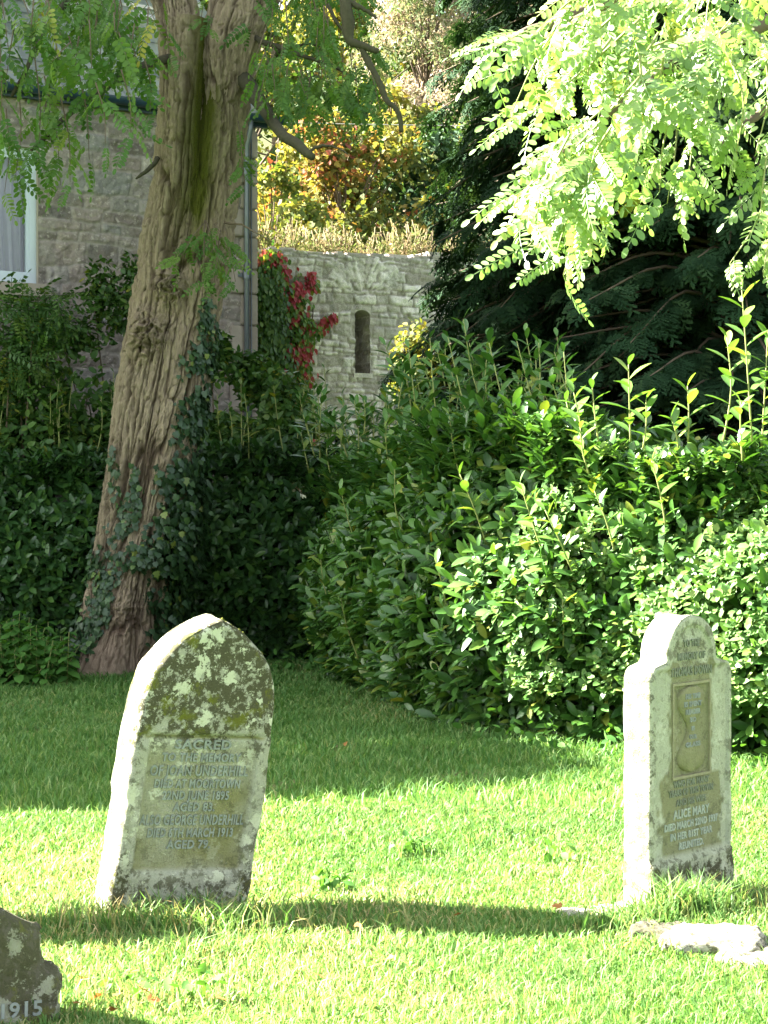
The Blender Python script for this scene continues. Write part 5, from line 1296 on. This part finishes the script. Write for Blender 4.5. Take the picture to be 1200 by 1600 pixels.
    for (nm, lab, cat, spots, cnt, mt, sz, lo, hi) in (
        ('creeper', 'red and yellow creeper trailing over the left end of the ruined wall', 'creeper', [(428, 425, 12, 28), (410, 410, 14, 16), (455, 470, 12, 30), (470, 525, 10, 30), (485, 515, 9, 8), (500, 505, 8, 6), (512, 495, 5, 5), (455, 560, 14, 26), (465, 590, 10, 26), (462, 640, 10, 26), (460, 600, 14, 40), (480, 440, 6, 14), (470, 680, 12, 22)], 3800, 'creeper', .085, 0, 1),
        ('climber', 'leafy green climber on the house corner side of the ruined wall', 'climbing plant', [(415, 470, 18, 40), (415, 520, 22, 40), (418, 570, 24, 40), (415, 620, 26, 40), (422, 650, 20, 30), (412, 690, 26, 30), (405, 450, 12, 30)], 3000, 'shrub', .085, 0, .93)):
        root2 = empty(nm, lab, cat, (o[0] - 1.5, o[1] - 1, 0)); oo = np.array(root2.location); mb = MB(); P = []; RN = []
        ws = np.array([s[2] * s[3] for s in spots], float); kk = rng.choice(len(spots), cnt, p=ws / ws.sum())
        for k in kk:
            cx, cy, sx_, sy_ = spots[k]; px, py = rng.normal(cx, sx_ * .6), rng.normal(cy, sy_ * .6)
            P.append(wp(px, py, rng.uniform(.04, .2 if nm == 'creeper' else .3)))
            v = rng.random()
            if nm == 'creeper': v = np.clip(.44 + .42 * (vnoise(px * .09, py * .09, 3) + .2) + rng.normal(0, .2), 0, 1)
            RN.append(v)
        P = np.array(P); n = len(P); d = unit(rand_unit(n) * .5 + np.array([0, 0, -1]) + nrm * .4)
        mb.inst(T_OVAL, frames(d, unit(nrm + rand_unit(n) * .5)), P - oo, rng.uniform(sz * .7, sz * 1.3, n), np.clip(np.array(RN), lo, hi)); mb.build('leaves', M[mt], root2)
        st = MB()
        for k in range(7):
            x = rng.uniform(405, 470); st.tube(np.array([wp(x, 900, .03), wp(x + rng.uniform(-10, 10), 650, .04), wp(x + rng.uniform(-15, 25), 480, .04)]) - oo, .012, 5)
        st.build('stems', M['twig'], root2)
tower()

# ================================================================= CONIFERS
def conifer(label, base, H, rad, n_br, size, src=None, rot=0, trunk_r=.22, z0=.3):
    o = np.array([base[0], base[1], 0.0]); root = empty('conifer', label, 'conifer', o, (0, 0, rot), 'dark conifers behind the hedge')
    if src:
        for ch in src.children:
            c = ch.copy(); COL.objects.link(c); c.parent = root
        return root
    mb, bm_ = MB(), MB(); P = []; D = []; N = []
    for k in range(n_br):
        z = z0 + (H - z0) * (k + rng.random()) / n_br; t = z / H; a = k * 2.39996 + rng.normal(0, .25)
        R = rad(z) * rng.uniform(.7, 1.12); h = np.array([cos(a), sin(a), 0])
        dz = rng.uniform(-.25, .05) * R
        p = spline([np.array([0, 0, z]), h * R * .5 + np.array([0, 0, z + .10 * R]), h * R + np.array([0, 0, z + dz])], 9)
        bm_.tube(p, np.linspace(.028, .006, 9), 4)
        m = max(5, int(R * 20)); s = rng.uniform(.22, 1.02, m); q = np.stack([np.interp(s, np.linspace(0, 1, 9), p[:, j]) for j in range(3)], -1)
        sd = np.array([-h[1], h[0], 0]); sg = rng.choice([-1, 1], m)
        d = unit(h * rng.uniform(.3, 1, m)[:, None] + sd * (sg * rng.uniform(.1, 1.0, m))[:, None] + np.array([0, 0, -1]) * rng.uniform(.05, .9, m)[:, None])
        P.append(q); D.append(d); N.append(unit(np.array([0, 0, 1.0]) + h * .5 + rand_unit(m) * .5))
    P, D, N = map(np.concatenate, (P, D, N)); n = len(P); k = rng.integers(0, 3, n)
    for i in range(3): mb.inst(T_SPRAY[i], frames(D, N)[k == i], P[k == i], rng.uniform(size * .7, size * 1.35, (k == i).sum()))
    mb.build('foliage', M['conifer'], root); bm_.build('branches', M['twig'], root)
    tk = MB(); tk.tube(spline([(0, 0, -.1), (.03, 0, H * .4), (0, .03, H)], 20), np.linspace(trunk_r, .03, 20), 12); tk.build('trunk', M['twig'], root)
    return root
cA = conifer('broad dark cypress with drooping sprays behind the laurel hedge, reaching towards the tower', at(952, 0, 20.0), 8.2, lambda z: 2.0 * (1 - .26 * max(0, z - 3.4) / 3) * (1 if z < 7 else max(.25, 1 - (z - 7))), 460, .27)
cB = conifer('tall dark conifer standing behind the broad cypress, its top leaving the picture', at(905, 0, 24.0), 13.5, lambda z: 2.3 * (1 - .4 * z / 13.5), 400, .36)
cC = conifer('dark cypress at the right edge behind the sunlit hedge end', at(1150, 0, 18.3), 8.2, None, 0, 0, cA, 2.1)
cD = conifer('shadowy conifer filling the background between the other dark ones', at(1080, 0, 23.0), 13.5, None, 0, 0, cB, 1.0)
cE = conifer('dark conifer beyond the right edge of the hedge', at(1330, 0, 21.0), 13.5, None, 0, 0, cB, 3.3)

# ================================================================= WOODED HILL
def hill_z(x, y): return 0.34 * np.clip(y - 31, 0, 200) * (1 + .1 * fbm(x * .03, y * .03, 2, 2)) - .6
def hill():
    xs = np.linspace(-120, 120, 90); ys = np.linspace(30, 130, 60); X, Y = np.meshgrid(xs, ys); Z = hill_z(X, Y) + .4 * fbm(X * .2, Y * .2, 1, 3)
    i = np.arange(X.size).reshape(X.shape); q = np.stack([i[:-1, :-1], i[:-1, 1:], i[1:, 1:], i[1:, :-1]], -1).reshape(-1, 4)
    structure(mesh_obj('hill', np.stack([X, Y, Z], -1).reshape(-1, 3), (q.ravel(), np.full(len(q), 4)), M['hill']))
hill()
def broadleaf(label, cat, base, top, rx, mat, n, size, tpl=T_QUAD, tilt=.0, bark='twig', tr=.16, gap=-.14, low=.35, nb=None, group='trees on the slope behind the ruin'):
    """tapered trunk, limbs, and leaves spread through many overlapping clumps"""
    o = np.array([base[0], base[1], base[2]]); H = top - o[2]; root = empty('broadleaf_tree', label, cat, o, group=group)
    bl = []; nb = nb or 34; tw = MB()
    tw.tube(spline([(0, 0, -.4), (tilt * .3, 0, H * .35), (tilt, 0, H * .85)], 14), np.linspace(tr, tr * .25, 14), 9)
    for k in range(nb):
        t = low + (1 - low) * (k + rng.random()) / nb; a = rng.random() * 2 * pi; w = rx * math.sqrt(max(.08, 1 - ((t - low - .25) / (1.02 - low - .25 if t > low + .25 else .55)) ** 2)) * rng.uniform(.35, .95)
        c = np.array([cos(a) * w + tilt * t, sin(a) * w * .8, H * t]); r = rx * rng.uniform(.2, .36)
        bl.append((c, (r, r * .9, r * .8)))
        tw.tube(spline([(tilt * t * .6, 0, H * t * .72), c * .6 + np.array([0, 0, H * t * .3]), c], 6), np.linspace(tr * .28, .012, 6), 5)
    mb = MB(); w = np.array([b[1][0] ** 2 for b in bl]); kk = rng.choice(nb, n, p=w / w.sum())
    C = np.array([b[0] for b in bl])[kk]; R_ = np.array([b[1] for b in bl])[kk]; u = rand_unit(n); P = C + u * R_ * (rng.random(n) ** .5)[:, None]
    m = fbm(P[:, 0] * 1.3 + base[0], P[:, 1] * 1.3, P[:, 2] * 1.3, 3) > gap; P, u, kk = P[m], u[m], kk[m]; n = len(P)
    rn = np.clip(rng.normal(.5, .2, n) + (rng.random(nb) - .5)[kk] * .75, 0, 1)
    mb.inst(tpl, frames(unit(rand_unit(n) + np.array([0, 0, -.35])), unit(rand_unit(n) * .8 + np.array([0, 0, .8]) + u * .4)), P, rng.uniform(size * .7, size * 1.3, n), rn)
    mb.build('crown', M[mat], root); tw.build('trunk', M[bark], root)
    return root
def W(px, d): x = (px - 600) / FPX * d; return (x, d, float(hill_z(np.array(x), np.array(d))))
def top(py, d): return CAM_H - (py - HOR) / FPX * d
broadleaf('maple turning orange and red above the ruined wall', 'tree', W(540, 38), top(190, 38), 2.3, 'maple', 20000, .12, T_MAPLE, low=.15, nb=60, tr=.08)
broadleaf('yellow leaved small tree behind the house corner', 'tree', W(425, 36), top(215, 36), 1.4, 'gold', 9500, .11, T_MAPLE, tr=.05, low=.1, nb=50)
broadleaf('low golden bush just over the ruined wall head', 'bush', W(470, 34), top(315, 34), .95, 'maple', 3200, .13, T_MAPLE, tr=.07, low=.25)
broadleaf('dark evergreen below the pale tree, beside the conifer', 'tree', W(668, 39), top(225, 39), 1.6, 'wood_dark', 9500, .15, T_QUAD, low=.2)
broadleaf('olive green tree half hidden behind the conifer edge', 'tree', W(740, 44), top(190, 44), 1.8, 'wood_green', 7000, .15, T_QUAD, low=.2)
broadleaf('tall pale pinkish tree covered in dry seed clusters', 'tree', W(665, 52), top(-50, 52), 2.7, 'pale', 30000, .17, T_NARROW, low=.08, gap=-.3, nb=80, tr=.1)
broadleaf('bright golden crowned tree high behind the robinia branches', 'tree', W(490, 56), top(-60, 56), 2.6, 'gold', 19000, .17, T_QUAD, low=.1, nb=60, tr=.1)
broadleaf('green and russet tree between the golden and the pale crown', 'tree', W(570, 60), top(-90, 60), 2.6, 'wood_green', 11000, .2, T_QUAD, low=.15)
broadleaf('russet tree high at the top behind the dark conifer', 'tree', W(755, 60), top(-90, 60), 2.4, 'pale', 15000, .18, T_NARROW, low=.1, nb=60)
broadleaf('golden tree hidden low behind the house gable', 'tree', W(380, 47), top(40, 47), 2.3, 'wood_green', 9000, .18, T_QUAD, low=.15)
broadleaf('mid green bushy tree under the golden crowns', 'tree', W(520, 46), top(120, 46), 2.1, 'wood_green', 8500, .17, T_QUAD, low=.15)
broadleaf('yellow green tree low between the maple and the evergreen', 'tree', W(610, 48), top(140, 48), 1.9, 'gold', 7000, .17, T_QUAD, low=.1)
for k, (px, d, tp_, rx, mt, lab) in enumerate(((300, 58, -80, 3.2, 'wood_green', 'tree on the slope hidden behind the house roof'), (860, 56, -80, 3.4, 'wood_dark', 'dark tree on the slope showing through conifer gaps'), (1010, 50, -60, 3.6, 'wood_dark', 'broad dark tree on the slope behind the right conifers'), (1180, 46, -60, 3.6, 'wood_green', 'green tree on the slope behind the right edge cypress'), (430, 72, -140, 4.0, 'gold', 'golden tree on the highest part of the slope'), (640, 76, -160, 4.0, 'wood_green', 'green tree crowning the slope behind the pale tree'), (820, 76, -160, 4.2, 'wood_green', 'olive tree crowning the slope above the conifers'))):
    broadleaf(lab, 'tree', W(px, d), top(tp_, d), rx, mt, 8000, .26, T_QUAD, low=.1)

# overhead line
cb = MB(); cb.tube(spline([at(330, 190, 33), at(600, 195.5, 33), at(900, 199, 33), at(1300, 196, 33)], 40), .0075, 6)
tag(cb.build('overhead_cable', M['cable']), 'thin pale overhead cable crossing before the autumn trees', 'cable')

# ================================================================= TREES OUTSIDE THE PICTURE THAT SHADE THE LAWN
COT = 1 / math.tan(SUN_EL)
def shade_tree(u, v, z, rx, ry, rz, n, label, src=None, gap=-.3):
    """broad yew whose shadow falls centred on lawn point (u, v)"""
    c = np.array([u + SUN_H[0] * z * COT, v + SUN_H[1] * z * COT, z]); o = np.array([c[0], c[1], 0]); root = empty('yew_tree', label, 'tree', o, group='churchyard yews left of the lawn')
    q = rand_unit(n) * (rng.random(n) ** .4)[:, None]; P = q * np.array([rx, ry, rz]) + np.array([0, 0, z])
    m = fbm(P[:, 0] * .8 + u, P[:, 1] * .8 + v, P[:, 2] * .8, 3) > gap; P, q = P[m], q[m]; n = len(P)
    mb = MB(); mb.inst(T_QUAD, frames(unit(rand_unit(n) + q), unit(rand_unit(n) + np.array([0, 0, .6]))), P, rng.uniform(.24, .42, n)); mb.build('crown', M['yew'], root)
    t = MB(); t.tube(spline([(0, 0, -.1), (.1, 0, z * .5), (0, 0, z + rz * .5)], 16), np.linspace(.4, .08, 16), 12)
    for k in range(10): 
        e = rand_unit(1)[0] * np.array([rx, ry, rz]) * .8 + np.array([0, 0, z]); t.tube(spline([(0, 0, z * .55), e * .5 + np.array([0, 0, z * .35]), e], 8), np.linspace(.12, .02, 8), 6)
    t.build('trunk', M['bark'], root)
SH = [(-3.2, 11.75, 8.0, 3.2, 2.0, 2.0, 9000, 'yew outside the picture whose shadow edges the sunny lawn'),
      (-1.6, 14.6, 8.4, 4.1, 2.2, 2.6, 10000, 'second yew outside the picture shading the laurel hedge corner'),
      (-1.6, 17.6, 8.4, 4.3, 2.2, 2.7, 10000, 'third yew outside the picture shading the big tree trunk'),
      (4.4, 14.15, 10.8, 3.7, 2.0, 2.4, 11000, 'fourth yew outside the picture, taller, shading the hanging branches'),
      (4.4, 17.4, 10.8, 3.9, 2.3, 2.6, 9000, 'fifth yew outside the picture, taller, shading the tree fork'),
      (-2.0, 20.8, 8.6, 4.5, 2.4, 2.8, 9000, 'farthest yew outside the picture shading the house front')]
for s in SH: shade_tree(*s)

# gravestones outside the left edge whose shadows cross the grass
def edge_stone(loc, rz, H, label):
    root = empty('plain_headstone', label, 'gravestone', loc, (0, 0, rz), 'gravestones past the left edge')
    out = [(.26, -.3), (.26, H - .2)] + [(.26 * cos(k / 8 * pi / 2) + .002, H - .2 + .2 * sin(k / 8 * pi / 2)) for k in range(1, 9)]
    z = lambda X, Z: (np.zeros_like(X), np.zeros_like(X)); h = lambda X, Z: np.full_like(X, .4)
    slab_mesh('slab', out, .14, M['stone_dark'], root, z, h, .006, .015, nx=50, ds=.02, seed=22)
edge_stone((-2.25, 7.10, 0), radians(20), 1.15, 'plain grey gravestone just past the left edge, level with the pointed one')
edge_stone((-2.2, 6.72, 0), radians(40), .62, 'low grey gravestone past the left edge, nearer the camera')

# ================================================================= LIGHT, SKY, CAMERA
w = bpy.data.worlds.new('World'); SC.world = w; w.use_nodes = True
nt = w.node_tree; nt.nodes.clear()
sky = nt.nodes.new('ShaderNodeTexSky'); sky.sky_type = 'NISHITA'; sky.sun_disc = False
sky.sun_elevation = SUN_EL; sky.sun_rotation = math.atan2(SUN_H[0], SUN_H[1]); sky.air_density = 1.0; sky.dust_density = 2.0; sky.ozone_density = 1.0
hs = nt.nodes.new('ShaderNodeHueSaturation'); hs.inputs['Saturation'].default_value = 0.42
bg = nt.nodes.new('ShaderNodeBackground'); bg.inputs['Strength'].default_value = 0.05
wo = nt.nodes.new('ShaderNodeOutputWorld')
nt.links.new(sky.outputs[0], hs.inputs['Color']); nt.links.new(hs.outputs[0], bg.inputs['Color']); nt.links.new(bg.outputs[0], wo.inputs['Surface'])

ld = bpy.data.lights.new('sun', 'SUN'); ld.energy = 5.0; ld.angle = radians(0.53); ld.color = (1.0, 0.95, 0.86)
lo = bpy.data.objects.new('sun', ld); COL.objects.link(lo)
from mathutils import Vector
lo.rotation_euler = Vector(SUN).to_track_quat('Z', 'Y').to_euler(); lo.location = (-20, 5, 20)

cam = bpy.data.cameras.new('camera'); co = bpy.data.objects.new('camera', cam); COL.objects.link(co)
cam.sensor_fit = 'VERTICAL'; cam.sensor_height = 24.0; cam.lens = 24.0 * FPX / 1600.0
cam.clip_end = 800; cam.clip_start = 0.1
co.location = (0, 0, CAM_H); co.rotation_euler = (radians(90) - math.atan((800 - HOR) / FPX), 0, 0)
SC.camera = co

vs = SC.view_settings; vs.view_transform = 'Standard'; vs.look = 'None'; vs.gamma = 1.0; vs.use_curve_mapping = False; vs.exposure = 3.95
SC.render.engine = 'CYCLES'
SC.cycles.use_denoising = True
SC.cycles.max_bounces = 6; SC.cycles.diffuse_bounces = 3; SC.cycles.transmission_bounces = 3; SC.cycles.glossy_bounces = 2; SC.cycles.transparent_max_bounces = 6
